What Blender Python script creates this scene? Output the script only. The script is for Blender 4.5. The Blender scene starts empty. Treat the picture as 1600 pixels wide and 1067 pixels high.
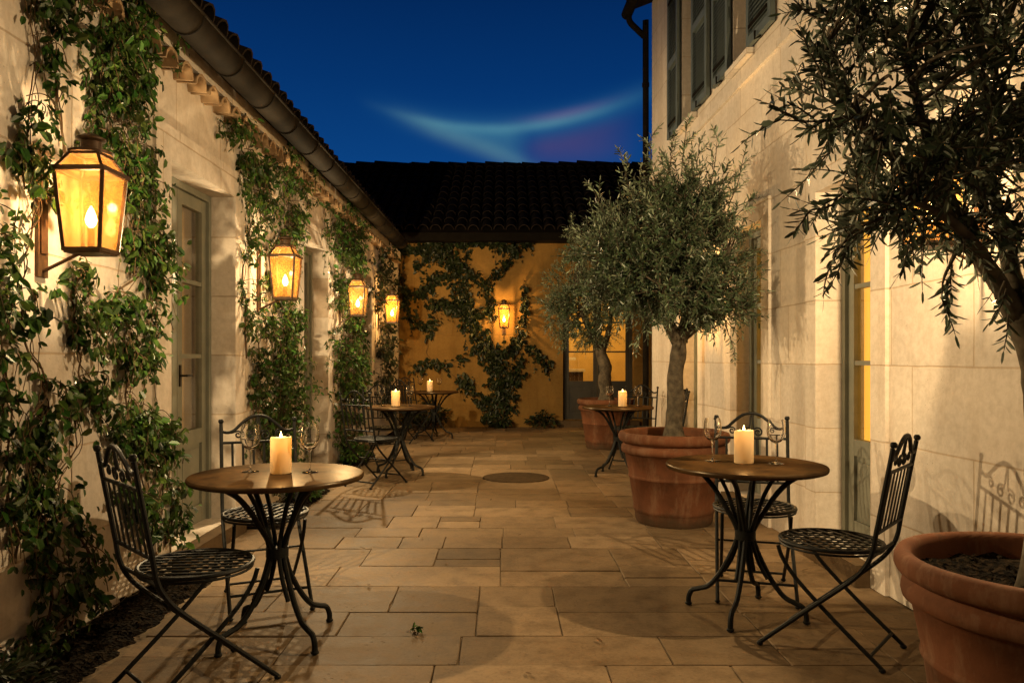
import bpy, bmesh, math, random
from mathutils import Vector, Matrix, noise
PI = math.pi
R = math.radians
sc = bpy.context.scene
COL = sc.collection
random.seed(7)

# ------------------------------------------------------------------ helpers
class MB:
    """collects shapes; build() links them as one mesh object"""
    def __init__(s):
        s.v = []; s.f = []; s.tint = None
    def add(s, vs, fs):
        b = len(s.v)
        s.v.extend([tuple(p) for p in vs])
        s.f.extend([tuple(b + i for i in f) for f in fs])
    def box(s, x0, x1, y0, y1, z0, z1, P=None):
        c = [(x0,y0,z0),(x1,y0,z0),(x1,y1,z0),(x0,y1,z0),(x0,y0,z1),(x1,y0,z1),(x1,y1,z1),(x0,y1,z1)]
        if P: c = [P(*q) for q in c]
        s.add(c, [(3,2,1,0),(4,5,6,7),(0,1,5,4),(1,2,6,5),(2,3,7,6),(3,0,4,7)])
    def bar(s, a, b, w, t, up=(0,0,1)):
        """flat bar from a to b, width w (sideways) and thickness t"""
        a = Vector(a); b = Vector(b); d = (b-a).normalized()
        n = d.cross(Vector(up))
        if n.length < 1e-4: n = d.cross(Vector((1,0,0)))
        n.normalize(); m = n.cross(d).normalized()
        c = []
        for p in (a, b):
            for i, j in ((-1,-1),(1,-1),(1,1),(-1,1)):
                c.append(p + n*(w/2*i) + m*(t/2*j))
        s.add(c, [(3,2,1,0),(4,5,6,7),(0,1,5,4),(1,2,6,5),(2,3,7,6),(3,0,4,7)])
    def tube(s, pts, r, n=8, closed=False, caps=True):
        pts = [Vector(p) for p in pts]
        N = len(pts)
        rs = r if isinstance(r, (list, tuple)) else [r]*N
        vs = []; fs = []
        prev = None
        for i, p in enumerate(pts):
            if closed: d = pts[(i+1) % N] - pts[i-1]
            else: d = pts[min(i+1, N-1)] - pts[max(i-1, 0)]
            if d.length < 1e-9: d = Vector((0,0,1))
            d.normalize()
            if prev is None:
                a = Vector((0,0,1)) if abs(d.z) < .9 else Vector((1,0,0))
                u = d.cross(a).normalized()
            else:
                u = prev - d*prev.dot(d)
                if u.length < 1e-6: u = d.cross(Vector((0.3,.5,.8)))
                u.normalize()
            prev = u
            w = d.cross(u)
            for k in range(n):
                t = 2*PI*k/n
                vs.append(p + (u*math.cos(t) + w*math.sin(t))*rs[i])
        M = N if closed else N-1
        for i in range(M):
            for k in range(n):
                a = i*n+k; b = i*n+(k+1) % n
                c = ((i+1) % N)*n+(k+1) % n; d_ = ((i+1) % N)*n+k
                fs.append((a,b,c,d_))
        if caps and not closed:
            fs.append(tuple(range(n-1,-1,-1))); fs.append(tuple((N-1)*n+k for k in range(n)))
        s.add(vs, fs)
    def lathe(s, prof, n=32, cap0=True, cap1=True, o=(0,0,0)):
        vs = []; fs = []
        for r, z in prof:
            for k in range(n):
                t = 2*PI*k/n
                vs.append((o[0]+r*math.cos(t), o[1]+r*math.sin(t), o[2]+z))
        for i in range(len(prof)-1):
            for k in range(n):
                fs.append((i*n+k, i*n+(k+1)%n, (i+1)*n+(k+1)%n, (i+1)*n+k))
        if cap0: fs.append(tuple(range(n-1,-1,-1)))
        if cap1: fs.append(tuple((len(prof)-1)*n+k for k in range(n)))
        s.add(vs, fs)
    def ball(s, c, r, n=10, m=6, sz=1.0):
        prof = [(r*math.sin(PI*i/m), -r*sz*math.cos(PI*i/m)) for i in range(1, m)]
        s.lathe(prof, n, o=c)
    def halftile(s, a, b, r0, r1, t, up, n=7):
        """hollow half-round tile from a to b, arch towards up, thickness t"""
        a = Vector(a); b = Vector(b); d = (b-a).normalized(); up = Vector(up)
        up = (up - d*up.dot(d)).normalized(); w = d.cross(up)
        vs = []
        for p, r in ((a, r0), (b, r1)):
            for rr in (r, r-t):
                for k in range(n):
                    q = PI*k/(n-1)
                    vs.append(p + w*(rr*math.cos(q)) + up*(rr*math.sin(q)))
        fs = []
        for k in range(n-1):
            fs.append((k, k+1, 2*n+k+1, 2*n+k))
            fs.append((n+k+1, n+k, 3*n+k, 3*n+k+1))
            fs.append((k+1, k, n+k, n+k+1))
            fs.append((2*n+k, 2*n+k+1, 3*n+k+1, 3*n+k))
        fs.append((0, 2*n, 3*n, n)); fs.append((n-1, 2*n-1, 4*n-1, 3*n-1))
        s.add(vs, fs)
    def build(s, name, m, parent=None, smooth=False, recalc=True, loc=None, sharp=40):
        me = bpy.data.meshes.new(name)
        off = Vector((0,0,0))
        if loc is not None: off = Vector(loc)
        else:
            q = parent
            while q is not None:
                if q.get('_world'): off = Vector(q['_world']); break
                q = q.parent
        me.from_pydata([tuple(Vector(p)-off) for p in s.v], [], s.f)
        if recalc:
            bm = bmesh.new(); bm.from_mesh(me)
            bmesh.ops.recalc_face_normals(bm, faces=bm.faces)
            bm.to_mesh(me); bm.free()
        if smooth:
            me.polygons.foreach_set('use_smooth', [True]*len(me.polygons))
            if sharp: me.set_sharp_from_angle(angle=R(sharp))
        if s.tint is not None:
            at = me.attributes.new('tint', 'FLOAT', 'FACE')
            at.data.foreach_set('value', s.tint)
        me.materials.append(m)
        o = bpy.data.objects.new(name, me); COL.objects.link(o)
        if loc is not None: o.location = loc
        if parent is not None: o.parent = parent
        return o

def empty(name, loc=(0,0,0), rz=0, world=False):
    o = bpy.data.objects.new(name, None); COL.objects.link(o)
    o.location = loc; o.rotation_euler = (0,0,rz); o.empty_display_size = .1
    if world: o['_world'] = tuple(loc)
    return o
def tag(o, label=None, cat=None, group=None, kind=None):
    if label: o['label'] = label
    if cat: o['category'] = cat
    if group: o['group'] = group
    if kind: o['kind'] = kind
    return o
def children(o): return [c for c in COL.objects if c.parent == o]
def copy_tree(o, parent=None):
    c = o.copy(); COL.objects.link(c)
    if parent is not None: c.parent = parent
    for ch in children(o): copy_tree(ch, c)
    return c
def catmull(pts, k=6):
    pts = [Vector(p) for p in pts]; out = []
    P = [pts[0]*2-pts[1]] + pts + [pts[-1]*2-pts[-2]]
    for i in range(1, len(P)-2):
        for j in range(k):
            t = j/k
            out.append(.5*((2*P[i]) + (P[i+1]-P[i-1])*t + (2*P[i-1]-5*P[i]+4*P[i+1]-P[i+2])*t*t + (3*P[i]-P[i-1]-3*P[i+1]+P[i+2])*t**3))
    out.append(pts[-1]); return out

# ------------------------------------------------------------------ materials
def newmat(name):
    m = bpy.data.materials.new(name); m.use_nodes = True
    nt = m.node_tree; b = nt.nodes['Principled BSDF']
    return m, nt, b
def N(nt, t, **kw):
    n = nt.nodes.new(t)
    for k, v in kw.items():
        if k in n.inputs: n.inputs[k].default_value = v
        else: setattr(n, k, v)
    return n
def L(nt, a, b): nt.links.new(a, b)
def pos(nt, obj=False):
    if obj: return N(nt, 'ShaderNodeTexCoord').outputs['Object']
    return N(nt, 'ShaderNodeNewGeometry').outputs['Position']
def noise_n(nt, vec, scale, detail=4, rough=.55):
    n = N(nt, 'ShaderNodeTexNoise'); n.inputs['Scale'].default_value = scale
    n.inputs['Detail'].default_value = detail; n.inputs['Roughness'].default_value = rough
    L(nt, vec, n.inputs['Vector']); return n.outputs['Fac']
def ramp(nt, fac, stops):
    n = N(nt, 'ShaderNodeValToRGB'); e = n.color_ramp.elements
    while len(e) < len(stops): e.new(.5)
    for el, (p, c) in zip(e, stops):
        el.position = p; el.color = (*c, 1) if len(c) == 3 else c
    L(nt, fac, n.inputs['Fac']); return n.outputs['Color']
def mixc(nt, fac, a, b, mode='MIX'):
    n = N(nt, 'ShaderNodeMix', data_type='RGBA', blend_type=mode)
    for sock, v in ((n.inputs[0], fac), (n.inputs[6], a), (n.inputs[7], b)):
        if hasattr(v, 'type') and hasattr(v, 'is_linked'): L(nt, v, sock)
        elif isinstance(v, (int, float)): sock.default_value = v
        else: sock.default_value = (*v, 1)
    return n.outputs[2]
def math_n(nt, op, a, b=None, c=None):
    n = N(nt, 'ShaderNodeMath', operation=op)
    for i, v in enumerate((a, b, c)):
        if v is None: continue
        if isinstance(v, (int, float)): n.inputs[i].default_value = v
        else: L(nt, v, n.inputs[i])
    return n.outputs[0]
def bump(nt, b, h, strength=.3, dist=.01, prev=None):
    n = N(nt, 'ShaderNodeBump'); n.inputs['Strength'].default_value = strength; n.inputs['Distance'].default_value = dist
    L(nt, h, n.inputs['Height'])
    if prev is not None: L(nt, prev, n.inputs['Normal'])
    L(nt, n.outputs['Normal'], b.inputs['Normal']); return n.outputs['Normal']

def stone_wall(name, c1, c2, axis, bw=.86, bh=.42, joint=.5, mort=.006):
    m, nt, b = newmat(name)
    p = pos(nt); sp = N(nt, 'ShaderNodeSeparateXYZ'); L(nt, p, sp.inputs[0])
    cb = N(nt, 'ShaderNodeCombineXYZ'); L(nt, sp.outputs[axis], cb.inputs[0]); L(nt, sp.outputs['Z'], cb.inputs[1])
    wob = N(nt, 'ShaderNodeTexNoise'); wob.inputs['Scale'].default_value = 5; L(nt, p, wob.inputs['Vector'])
    wv = N(nt, 'ShaderNodeVectorMath', operation='MULTIPLY_ADD'); L(nt, wob.outputs['Color'], wv.inputs[0])
    wv.inputs[1].default_value = (.012,.012,0); L(nt, cb.outputs[0], wv.inputs[2])
    br = N(nt, 'ShaderNodeTexBrick'); L(nt, wv.outputs[0], br.inputs['Vector'])
    br.inputs['Scale'].default_value = 1; br.inputs['Brick Width'].default_value = bw; br.inputs['Row Height'].default_value = bh
    br.inputs['Mortar Size'].default_value = mort; br.inputs['Mortar Smooth'].default_value = .3; br.offset = .43; br.squash = .8; br.squash_frequency = 3
    br.inputs['Color1'].default_value = (.86,.86,.86,1); br.inputs['Color2'].default_value = (1.06,1.04,1.0,1)
    br.inputs['Mortar'].default_value = (joint, joint*.9, joint*.78, 1)
    big = noise_n(nt, p, 1.3, 5, .6)
    base = mixc(nt, ramp(nt, big, [(.3,(0,0,0)),(.7,(1,1,1))]), c1, c2)
    fine = noise_n(nt, p, 26, 6, .7)
    base = mixc(nt, .75, base, ramp(nt, fine, [(.25,(.72,.7,.66)),(.6,(1,1,1)),(.85,(1.08,1.07,1.05))]), 'MULTIPLY')
    st = N(nt, 'ShaderNodeMapping'); L(nt, p, st.inputs[0]); st.inputs['Scale'].default_value = (3,3,.35)
    streak = noise_n(nt, st.outputs[0], 2.2, 5, .6)
    base = mixc(nt, ramp(nt, streak, [(.5,(0,0,0)),(.8,(.5,.5,.5))]), base, (c1[0]*.62, c1[1]*.54, c1[2]*.42))
    col = mixc(nt, 1.0, base, br.outputs['Color'], 'MULTIPLY')
    vo = N(nt, 'ShaderNodeTexVoronoi'); vo.inputs['Scale'].default_value = 42; L(nt, p, vo.inputs['Vector'])
    pit = ramp(nt, vo.outputs['Distance'], [(.05,(0,0,0)),(.16,(1,1,1))])
    pm = ramp(nt, noise_n(nt, p, 4, 3), [(.5,(0,0,0)),(.66,(1,1,1))])
    pitf = math_n(nt, 'MULTIPLY', math_n(nt, 'SUBTRACT', 1.0, pit), pm)
    col = mixc(nt, math_n(nt, 'MULTIPLY', pitf, .55), col, (.2,.15,.1))
    L(nt, col, b.inputs['Base Color']); b.inputs['Roughness'].default_value = .93; b.inputs['Specular IOR Level'].default_value = .2
    h = math_n(nt, 'ADD', math_n(nt, 'MULTIPLY', fine, .35), math_n(nt, 'MULTIPLY', big, .8))
    h = math_n(nt, 'SUBTRACT', h, math_n(nt, 'MULTIPLY', br.outputs['Fac'], 1.0))
    h = math_n(nt, 'SUBTRACT', h, math_n(nt, 'MULTIPLY', pitf, .6))
    bump(nt, b, h, .45, .012)
    return m

M = {}
M['stone_y'] = stone_wall('cream limestone', (.60,.535,.47), (.73,.665,.595), 'Y', joint=.74)
M['stone_r'] = stone_wall('cream limestone ashlar', (.60,.535,.47), (.74,.675,.605), 'Y', bw=.82, bh=.40, joint=.76, mort=.005)
M['plaster'] = stone_wall('ochre plaster', (.195,.110,.028), (.28,.168,.050), 'X', bw=1.1, bh=.55, joint=.94, mort=.004)

def simple(name, c, rough=.6, metal=0, nscale=20, var=.25, bs=.15, spec=.4, obj=True):
    m, nt, b = newmat(name); p = pos(nt, obj)
    f = noise_n(nt, p, nscale, 5, .6)
    col = mixc(nt, ramp(nt, f, [(.3,(0,0,0)),(.7,(1,1,1))]), tuple(x*(1-var) for x in c), tuple(min(1,x*(1+var)) for x in c))
    L(nt, col, b.inputs['Base Color']); b.inputs['Roughness'].default_value = rough; b.inputs['Metallic'].default_value = metal
    b.inputs['Specular IOR Level'].default_value = spec
    if bs: bump(nt, b, f, bs, .004)
    return m
M['iron'] = simple('dark painted iron', (.008,.0085,.008), .5, 0, 60, .5, .25, .14)
M['lantern_iron'] = simple('aged brown lantern metal', (.085,.046,.021), .5, .25, 40, .4, .2)
M['shutter'] = simple('grey green painted shutter', (.085,.108,.105), .6, 0, 14, .15, .1)
M['door_paint'] = simple('grey green painted wood', (.19,.195,.155), .5, 0, 9, .14, .15)
M['door_dark'] = simple('dark painted wood', (.035,.032,.026), .5, 0, 9, .2, .1)
M['bark'] = simple('olive bark', (.075,.062,.044), .9, 0, 16, .65, 1.0, .1)
M['vine_stem'] = simple('woody vine stem', (.10,.065,.035), .9, 0, 40, .4, .5, .2)
M['curtain'] = simple('tan curtain', (.36,.24,.11), .9, 0, 6, .12, .1, .1)
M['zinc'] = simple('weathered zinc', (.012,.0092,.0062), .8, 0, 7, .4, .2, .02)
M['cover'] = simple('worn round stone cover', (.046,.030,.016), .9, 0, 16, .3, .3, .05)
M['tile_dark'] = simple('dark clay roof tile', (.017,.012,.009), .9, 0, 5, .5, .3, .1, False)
M['tile_buff'] = simple('buff clay eave tile', (.30,.20,.11), .85, 0, 9, .3, .3, .3, False)
M['brass'] = simple('dark handle metal', (.03,.025,.02), .35, .8, 20, .2, 0)
M['furniture_dark'] = simple('dark stained wood', (.06,.035,.02), .5, 0, 10, .3, .1)
M['dark'] = simple('black fascia board', (.008,.0066,.005), .85, 0, 10, .3, .1, .04)

# table top: bronze brown with rubbed patches
m, nt, b = newmat('bronze brown table metal'); p = pos(nt, True)
f = noise_n(nt, p, 9, 6, .65); g = noise_n(nt, p, 60, 4, .6)
L(nt, mixc(nt, ramp(nt, f, [(.35,(0,0,0)),(.68,(1,1,1))]), (.022,.012,.0055), (.062,.032,.011)), b.inputs['Base Color'])
rr = N(nt, 'ShaderNodeMapRange'); L(nt, f, rr.inputs[0]); rr.inputs[3].default_value = .22; rr.inputs[4].default_value = .42
L(nt, rr.outputs[0], b.inputs['Roughness']); b.inputs['IOR'].default_value = 1.12; 
df = N(nt, 'ShaderNodeBsdfDiffuse'); gs = N(nt, 'ShaderNodeBsdfGlossy'); mx = N(nt, 'ShaderNodeMixShader'); mx.inputs[0].default_value = .035
L(nt, b.inputs['Base Color'].links[0].from_socket, df.inputs['Color']); L(nt, rr.outputs[0], gs.inputs['Roughness']); gs.inputs['Color'].default_value = (1,.86,.66,1)
L(nt, df.outputs[0], mx.inputs[1]); L(nt, gs.outputs[0], mx.inputs[2]); L(nt, mx.outputs[0], nt.nodes['Material Output'].inputs['Surface']); M['top'] = m

# terracotta
m, nt, b = newmat('weathered terracotta'); p = pos(nt, True)
f = noise_n(nt, p, 3.2, 6, .65); g = noise_n(nt, p, 45, 5, .7)
c = mixc(nt, ramp(nt, f, [(.3,(0,0,0)),(.7,(1,1,1))]), (.066,.027,.013), (.150,.059,.029))
mp = N(nt, 'ShaderNodeMapping'); L(nt, p, mp.inputs[0]); mp.inputs['Scale'].default_value = (5,5,1.1)
w = noise_n(nt, mp.outputs[0], 2.4, 6, .7)
c = mixc(nt, ramp(nt, w, [(.5,(0,0,0)),(.75,(.6,.6,.6))]), c, (.22,.14,.09))
c = mixc(nt, ramp(nt, g, [(.3,(.5,.5,.5)),(.42,(0,0,0))]), c, (.14,.055,.03))
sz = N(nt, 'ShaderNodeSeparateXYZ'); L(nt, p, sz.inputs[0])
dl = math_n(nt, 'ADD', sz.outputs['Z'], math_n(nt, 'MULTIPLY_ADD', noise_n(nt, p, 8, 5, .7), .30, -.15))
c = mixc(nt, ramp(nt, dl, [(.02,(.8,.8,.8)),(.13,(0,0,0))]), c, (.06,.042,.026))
sp_ = noise_n(nt, p, 11, 6, .75)
c = mixc(nt, ramp(nt, sp_, [(.56,(0,0,0)),(.66,(.55,.55,.55))]), c, (.07,.035,.02))
L(nt, c, b.inputs['Base Color']); b.inputs['Roughness'].default_value = .85; b.inputs['IOR'].default_value = 1.2
bump(nt, b, math_n(nt, 'ADD', f, math_n(nt, 'MULTIPLY', g, .4)), .35, .008); M['terra'] = m

# soil
m, nt, b = newmat('dark mulch soil'); p = pos(nt)
vo = N(nt, 'ShaderNodeTexVoronoi'); vo.inputs['Scale'].default_value = 55; L(nt, p, vo.inputs['Vector'])
f = noise_n(nt, p, 30, 5, .7)
c = mixc(nt, ramp(nt, vo.outputs['Color'], [(.3,(0,0,0)),(.9,(1,1,1))]), (.004,.003,.002), (.020,.013,.007))
L(nt, c, b.inputs['Base Color']); b.inputs['Roughness'].default_value = .95; b.inputs['IOR'].default_value = 1.12
bump(nt, b, math_n(nt, 'ADD', vo.outputs['Distance'], f), .9, .02); M['soil'] = m

# paving
m, nt, b = newmat('worn limestone paving'); p = pos(nt)
at = N(nt, 'ShaderNodeAttribute'); at.attribute_name = 'tint'
f1 = noise_n(nt, p, .9, 5, .6); f2 = noise_n(nt, p, 7, 6, .68); f3 = noise_n(nt, p, 60, 5, .7)
c = mixc(nt, at.outputs['Fac'], (.100,.070,.042), (.215,.153,.094))
c = mixc(nt, ramp(nt, f1, [(.35,(0,0,0)),(.7,(.55,.55,.55))]), c, (.135,.082,.038))
c = mixc(nt, .8, c, ramp(nt, f2, [(.28,(.42,.39,.35)),(.55,(1,1,1)),(.8,(1.2,1.18,1.12))]), 'MULTIPLY')
c = mixc(nt, .75, c, ramp(nt, f3, [(.25,(.6,.57,.52)),(.5,(1,1,1))]), 'MULTIPLY')
vo = N(nt, 'ShaderNodeTexVoronoi'); vo.inputs['Scale'].default_value = 30; L(nt, p, vo.inputs['Vector'])
pf = math_n(nt, 'MULTIPLY', ramp(nt, vo.outputs['Distance'], [(.06,(1,1,1)),(.2,(0,0,0))]), ramp(nt, noise_n(nt, p, 3, 3), [(.5,(0,0,0)),(.62,(1,1,1))]))
c = mixc(nt, math_n(nt, 'MULTIPLY', pf, .7), c, (.1,.07,.04))
L(nt, c, b.inputs['Base Color'])
rr = N(nt, 'ShaderNodeMapRange'); L(nt, f2, rr.inputs[0]); rr.inputs[3].default_value = .42; rr.inputs[4].default_value = .85
L(nt, rr.outputs[0], b.inputs['Roughness']); b.inputs['IOR'].default_value = 1.17
h = math_n(nt, 'SUBTRACT', math_n(nt, 'ADD', f2, math_n(nt, 'MULTIPLY', f3, .35)), pf)
bump(nt, b, h, .5, .008); M['paving'] = m
M['grout'] = simple('sandy joint', (.15,.108,.065), .95, 0, 40, .3, .3, .2, False)

# leaves
def leafmat(name, front, back, vary=.5, rough=.45, trans=.18):
    m, nt, b = newmat(name); g = N(nt, 'ShaderNodeNewGeometry')
    rnd = N(nt, 'ShaderNodeMapRange'); L(nt, g.outputs['Random Per Island'], rnd.inputs[0])
    rnd.inputs[3].default_value = 1-vary; rnd.inputs[4].default_value = 1+vary
    c = mixc(nt, g.outputs['Backfacing'], front, back)
    hs = N(nt, 'ShaderNodeHueSaturation'); L(nt, c, hs.inputs['Color']); L(nt, rnd.outputs[0], hs.inputs['Value'])
    h2 = N(nt, 'ShaderNodeMapRange'); wn = N(nt, 'ShaderNodeTexWhiteNoise', noise_dimensions='1D'); L(nt, g.outputs['Random Per Island'], wn.inputs['W'])
    L(nt, wn.outputs['Value'], h2.inputs[0]); h2.inputs[3].default_value = .465; h2.inputs[4].default_value = .525
    L(nt, h2.outputs[0], hs.inputs['Hue'])
    L(nt, hs.outputs[0], b.inputs['Base Color']); b.inputs['Roughness'].default_value = rough
    b.inputs['Specular IOR Level'].default_value = .4
    tr = N(nt, 'ShaderNodeBsdfTranslucent'); L(nt, hs.outputs[0], tr.inputs['Color'])
    mx = N(nt, 'ShaderNodeMixShader'); mx.inputs[0].default_value = trans
    L(nt, b.outputs[0], mx.inputs[1]); L(nt, tr.outputs[0], mx.inputs[2])
    L(nt, mx.outputs[0], nt.nodes['Material Output'].inputs['Surface'])
    return m
M['olive_leaf'] = leafmat('olive leaf', (.036,.054,.030), (.15,.18,.132), .6, .34)
M['olive_leaf_pale'] = leafmat('silvery olive leaf', (.048,.076,.038), (.18,.225,.15), .6, .33)
M['vine_leaf'] = leafmat('creeper leaf', (.033,.080,.011), (.055,.095,.022), .65, .42, .30)
M['vine_leaf_dark'] = leafmat('dark creeper leaf', (.015,.024,.007), (.022,.03,.011), .5, .5, .15)

# glass
def glassmat(name, tint, gloss=.12, transl=0, tcol=(1,1,1), rough=.02):
    m, nt, b = newmat(name); nt.nodes.remove(b)
    t = N(nt, 'ShaderNodeBsdfTransparent'); t.inputs[0].default_value = (*tint, 1)
    g = N(nt, 'ShaderNodeBsdfGlossy'); g.inputs['Roughness'].default_value = rough
    ge = N(nt, 'ShaderNodeNewGeometry'); dt = N(nt, 'ShaderNodeVectorMath', operation='DOT_PRODUCT')
    L(nt, ge.outputs['Normal'], dt.inputs[0]); L(nt, ge.outputs['Incoming'], dt.inputs[1])
    sch = math_n(nt, 'POWER', math_n(nt, 'SUBTRACT', 1.0, math_n(nt, 'ABSOLUTE', dt.outputs['Value'])), 5.0)
    fc = math_n(nt, 'MULTIPLY_ADD', sch, .8, .03+gloss*.1)
    base = t.outputs[0]
    if transl:
        tr = N(nt, 'ShaderNodeBsdfTranslucent'); tr.inputs[0].default_value = (*tcol, 1)
        m0 = N(nt, 'ShaderNodeMixShader')
        f = noise_n(nt, pos(nt, True), 9, 4, .6)
        mr = N(nt, 'ShaderNodeMapRange'); L(nt, f, mr.inputs[0]); mr.inputs[1].default_value = .3; mr.inputs[2].default_value = .7
        mr.inputs[3].default_value = transl*.6; mr.inputs[4].default_value = transl*1.4
        L(nt, mr.outputs[0], m0.inputs[0]); L(nt, base, m0.inputs[1]); L(nt, tr.outputs[0], m0.inputs[2]); base = m0.outputs[0]
    mx = N(nt, 'ShaderNodeMixShader'); L(nt, fc, mx.inputs[0]); L(nt, base, mx.inputs[1]); L(nt, g.outputs[0], mx.inputs[2])
    L(nt, mx.outputs[0], nt.nodes['Material Output'].inputs['Surface'])
    return m
M['glass'] = glassmat('window glass', (.9,.9,.86), .15)
m, nt, b = newmat('clear drinking glass'); nt.nodes.remove(b)
g = N(nt, 'ShaderNodeBsdfGlass'); g.inputs['IOR'].default_value = 1.45; g.inputs['Roughness'].default_value = .0
L(nt, g.outputs[0], nt.nodes['Material Output'].inputs['Surface']); M['wine'] = m
M['amber'] = glassmat('hazy amber lantern glass', (.97,.81,.53), .05, .21, (1,.42,.075), .08)

def emat(name, c, s):
    m, nt, b = newmat(name)
    b.inputs['Base Color'].default_value = (*c, 1); b.inputs['Emission Color'].default_value = (*c, 1); b.inputs['Emission Strength'].default_value = s
    return m
M['flame'] = emat('lamp flame', (1,.72,.30), 26)
M['candle_flame'] = emat('candle flame', (1,.62,.2), 14)
m, nt, b = newmat('cream candle wax')
b.inputs['Base Color'].default_value = (.80,.66,.44,1); b.inputs['Roughness'].default_value = .45
tr = N(nt, 'ShaderNodeBsdfTranslucent'); tr.inputs['Color'].default_value = (.95,.76,.46,1)
mx = N(nt, 'ShaderNodeMixShader'); mx.inputs[0].default_value = .36; L(nt, b.outputs[0], mx.inputs[1]); L(nt, tr.outputs[0], mx.inputs[2])
L(nt, mx.outputs[0], nt.nodes['Material Output'].inputs['Surface'])
M['wax'] = m
# lit cloth behind the glass of the doors on the right: lit from the room behind it
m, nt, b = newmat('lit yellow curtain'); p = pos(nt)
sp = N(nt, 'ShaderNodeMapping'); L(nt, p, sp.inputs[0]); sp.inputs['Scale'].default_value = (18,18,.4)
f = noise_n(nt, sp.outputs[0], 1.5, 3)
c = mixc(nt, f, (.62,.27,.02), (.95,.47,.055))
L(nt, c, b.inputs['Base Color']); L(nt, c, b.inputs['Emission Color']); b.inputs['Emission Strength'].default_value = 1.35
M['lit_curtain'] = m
m2 = m.copy(); m2.name = 'dim tan curtain'; M['dim_curtain'] = m2
for q in m2.node_tree.nodes:
    if q.type == 'BSDF_PRINCIPLED': q.inputs['Emission Strength'].default_value = .16  # faint glow put into the cloth to brighten it; no lamp behind
    if q.type == 'MIX': q.inputs[6].default_value = (.42,.24,.09,1); q.inputs[7].default_value = (.62,.37,.15,1)
M['room'] = simple('ochre room wall', (.62,.42,.16), .9, 0, 4, .1, 0, .1, False)

# ------------------------------------------------------------------ measurements (metres; camera at x=0, y=0)
F, CX, CY, H = 1190., 785., 560., 1.232
def XL(y): return -1.97 + .0084*y
def XR(y): return 2.123 - .0294*y
YB = 13.7
def PL(s, d, z): return (XL(s)-d, s, z)          # s along the wall, d into the wall
def PR(s, d, z): return (XR(s)+d, s, z)
def PB(s, d, z): return (s, YB+d, z)
def atL(px, py, off=0):
    k = (px-CX)/F; y = -1.97/(k-.0084); return Vector((XL(y)+off, y, H+(CY-py)*y/F))
def atB(px, py, off=0):
    return Vector(((px-CX)*YB/F, YB-off, H+(CY-py)*YB/F))

# ------------------------------------------------------------------ buildings
def wall_mesh(P, s0, s1, z0, z1, th, ops):
    """solid wall with openings (a, b, zlow, zhigh), sorted by a"""
    mb = MB(); s = s0
    for a, b_, lo, hi in ops:
        mb.box(s, a, 0, th, z0, z1, P); mb.box(a, b_, 0, th, hi, z1, P)
        if lo > z0: mb.box(a, b_, 0, th, z0, lo, P)
        s = b_
    mb.box(s, s1, 0, th, z0, z1, P); return mb

def door(par, P, s0, s1, z0, z1, d, leaves, rows, mp, back, pan=.55, handle_at=None, room=False):
    """glazed door filling the opening s0..s1; d = depth of its plane"""
    mb = MB(); fw = .045
    fr = MB(); fr.box(s0, s0+fw, d-.02, d+.07, z0, z1, P); fr.box(s1-fw, s1, d-.02, d+.07, z0, z1, P); fr.box(s0+fw, s1-fw, d-.02, d+.07, z1-fw, z1, P)
    a, b_ = s0+fw, s1-fw; w = (b_-a)/leaves
    gl = MB(); ins = MB()
    for k in range(leaves):
        l, r = a+k*w+.003, a+(k+1)*w-.003; st = .07 if w > .4 else .06
        zb, zt = z0+.005, z1-fw-.004
        mb.box(l, l+st, d, d+.045, zb, zt, P); mb.box(r-st, r, d, d+.045, zb, zt, P)
        mb.box(l+st, r-st, d+.001, d+.044, zb, zb+.12, P); mb.box(l+st, r-st, d+.001, d+.044, zt-.085, zt, P)
        mid = z0+pan; mb.box(l+st, r-st, d+.001, d+.044, mid, mid+.10, P)
        ins.box(l+st, r-st, d+.018, d+.030, zb+.12, mid, P); ins.box(l+st+.03, r-st-.03, d+.009, d+.018, zb+.155, mid-.035, P)
        zs = [mid+.10 + (zt-.085-mid-.10)*i/rows for i in range(rows+1)]
        for i in range(1, rows): mb.box(l+st, r-st, d+.004, d+.040, zs[i]-.014, zs[i]+.014, P)
        gl.box(l+st-.004, r-st+.004, d+.020, d+.024, mid+.096, zt-.081, P)
    o = mb.build('door', mp, par)
    fr.build('frame', mp, o); ins.build('panel', mp, o); gl.build('glass', M['glass'], o)
    if not room:
        c = MB(); n = 24
        vs = []; 
        for i in range(n*2+1):
            s = s0+.01+(s1-s0-.02)*i/(n*2); dd = d+.13+.018*math.sin(i*1.3)+.01*math.sin(i*.47)
            vs += [P(s, dd, z0+.01), P(s, dd, z1-.02)]
        c.add(vs, [(2*i, 2*i+2, 2*i+3, 2*i+1) for i in range(n*2)])
        c.build('curtain', back, o, smooth=True, recalc=False, sharp=0)
    h = MB(); hs = handle_at if handle_at is not None else (s0+s1)/2+.035
    zh = z0+1.02
    h.box(hs-.012, hs+.012, d-.008, d, zh-.07, zh+.07, P); h.tube([P(hs, d-.006, zh), P(hs, d-.045, zh)], .007, 8); h.tube([P(hs, d-.045, zh), P(hs+(.09 if handle_at is None else .08), d-.045, zh)], .008, 8)
    h.build('handle', M['brass'], o, smooth=True)
    return o

def tile_field(P2, n_col, n_row, pitch, rowlen, r, mb, jig=.008, up=(0,0,1)):
    """P2(c, t) -> point for column position c (metres) and slope distance t"""
    for i in range(n_col):
        for j in range(n_row):
            c = i*pitch + random.uniform(-jig, jig); t0 = j*rowlen + random.uniform(-.012, .012)
            a = Vector(P2(c, t0)) + Vector((0,0,.025)); b_ = Vector(P2(c+random.uniform(-jig,jig), t0+rowlen*1.12)) + Vector((0,0,.0))
            mb.halftile(a, b_, r, r*.82, .014, up, 7)

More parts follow.
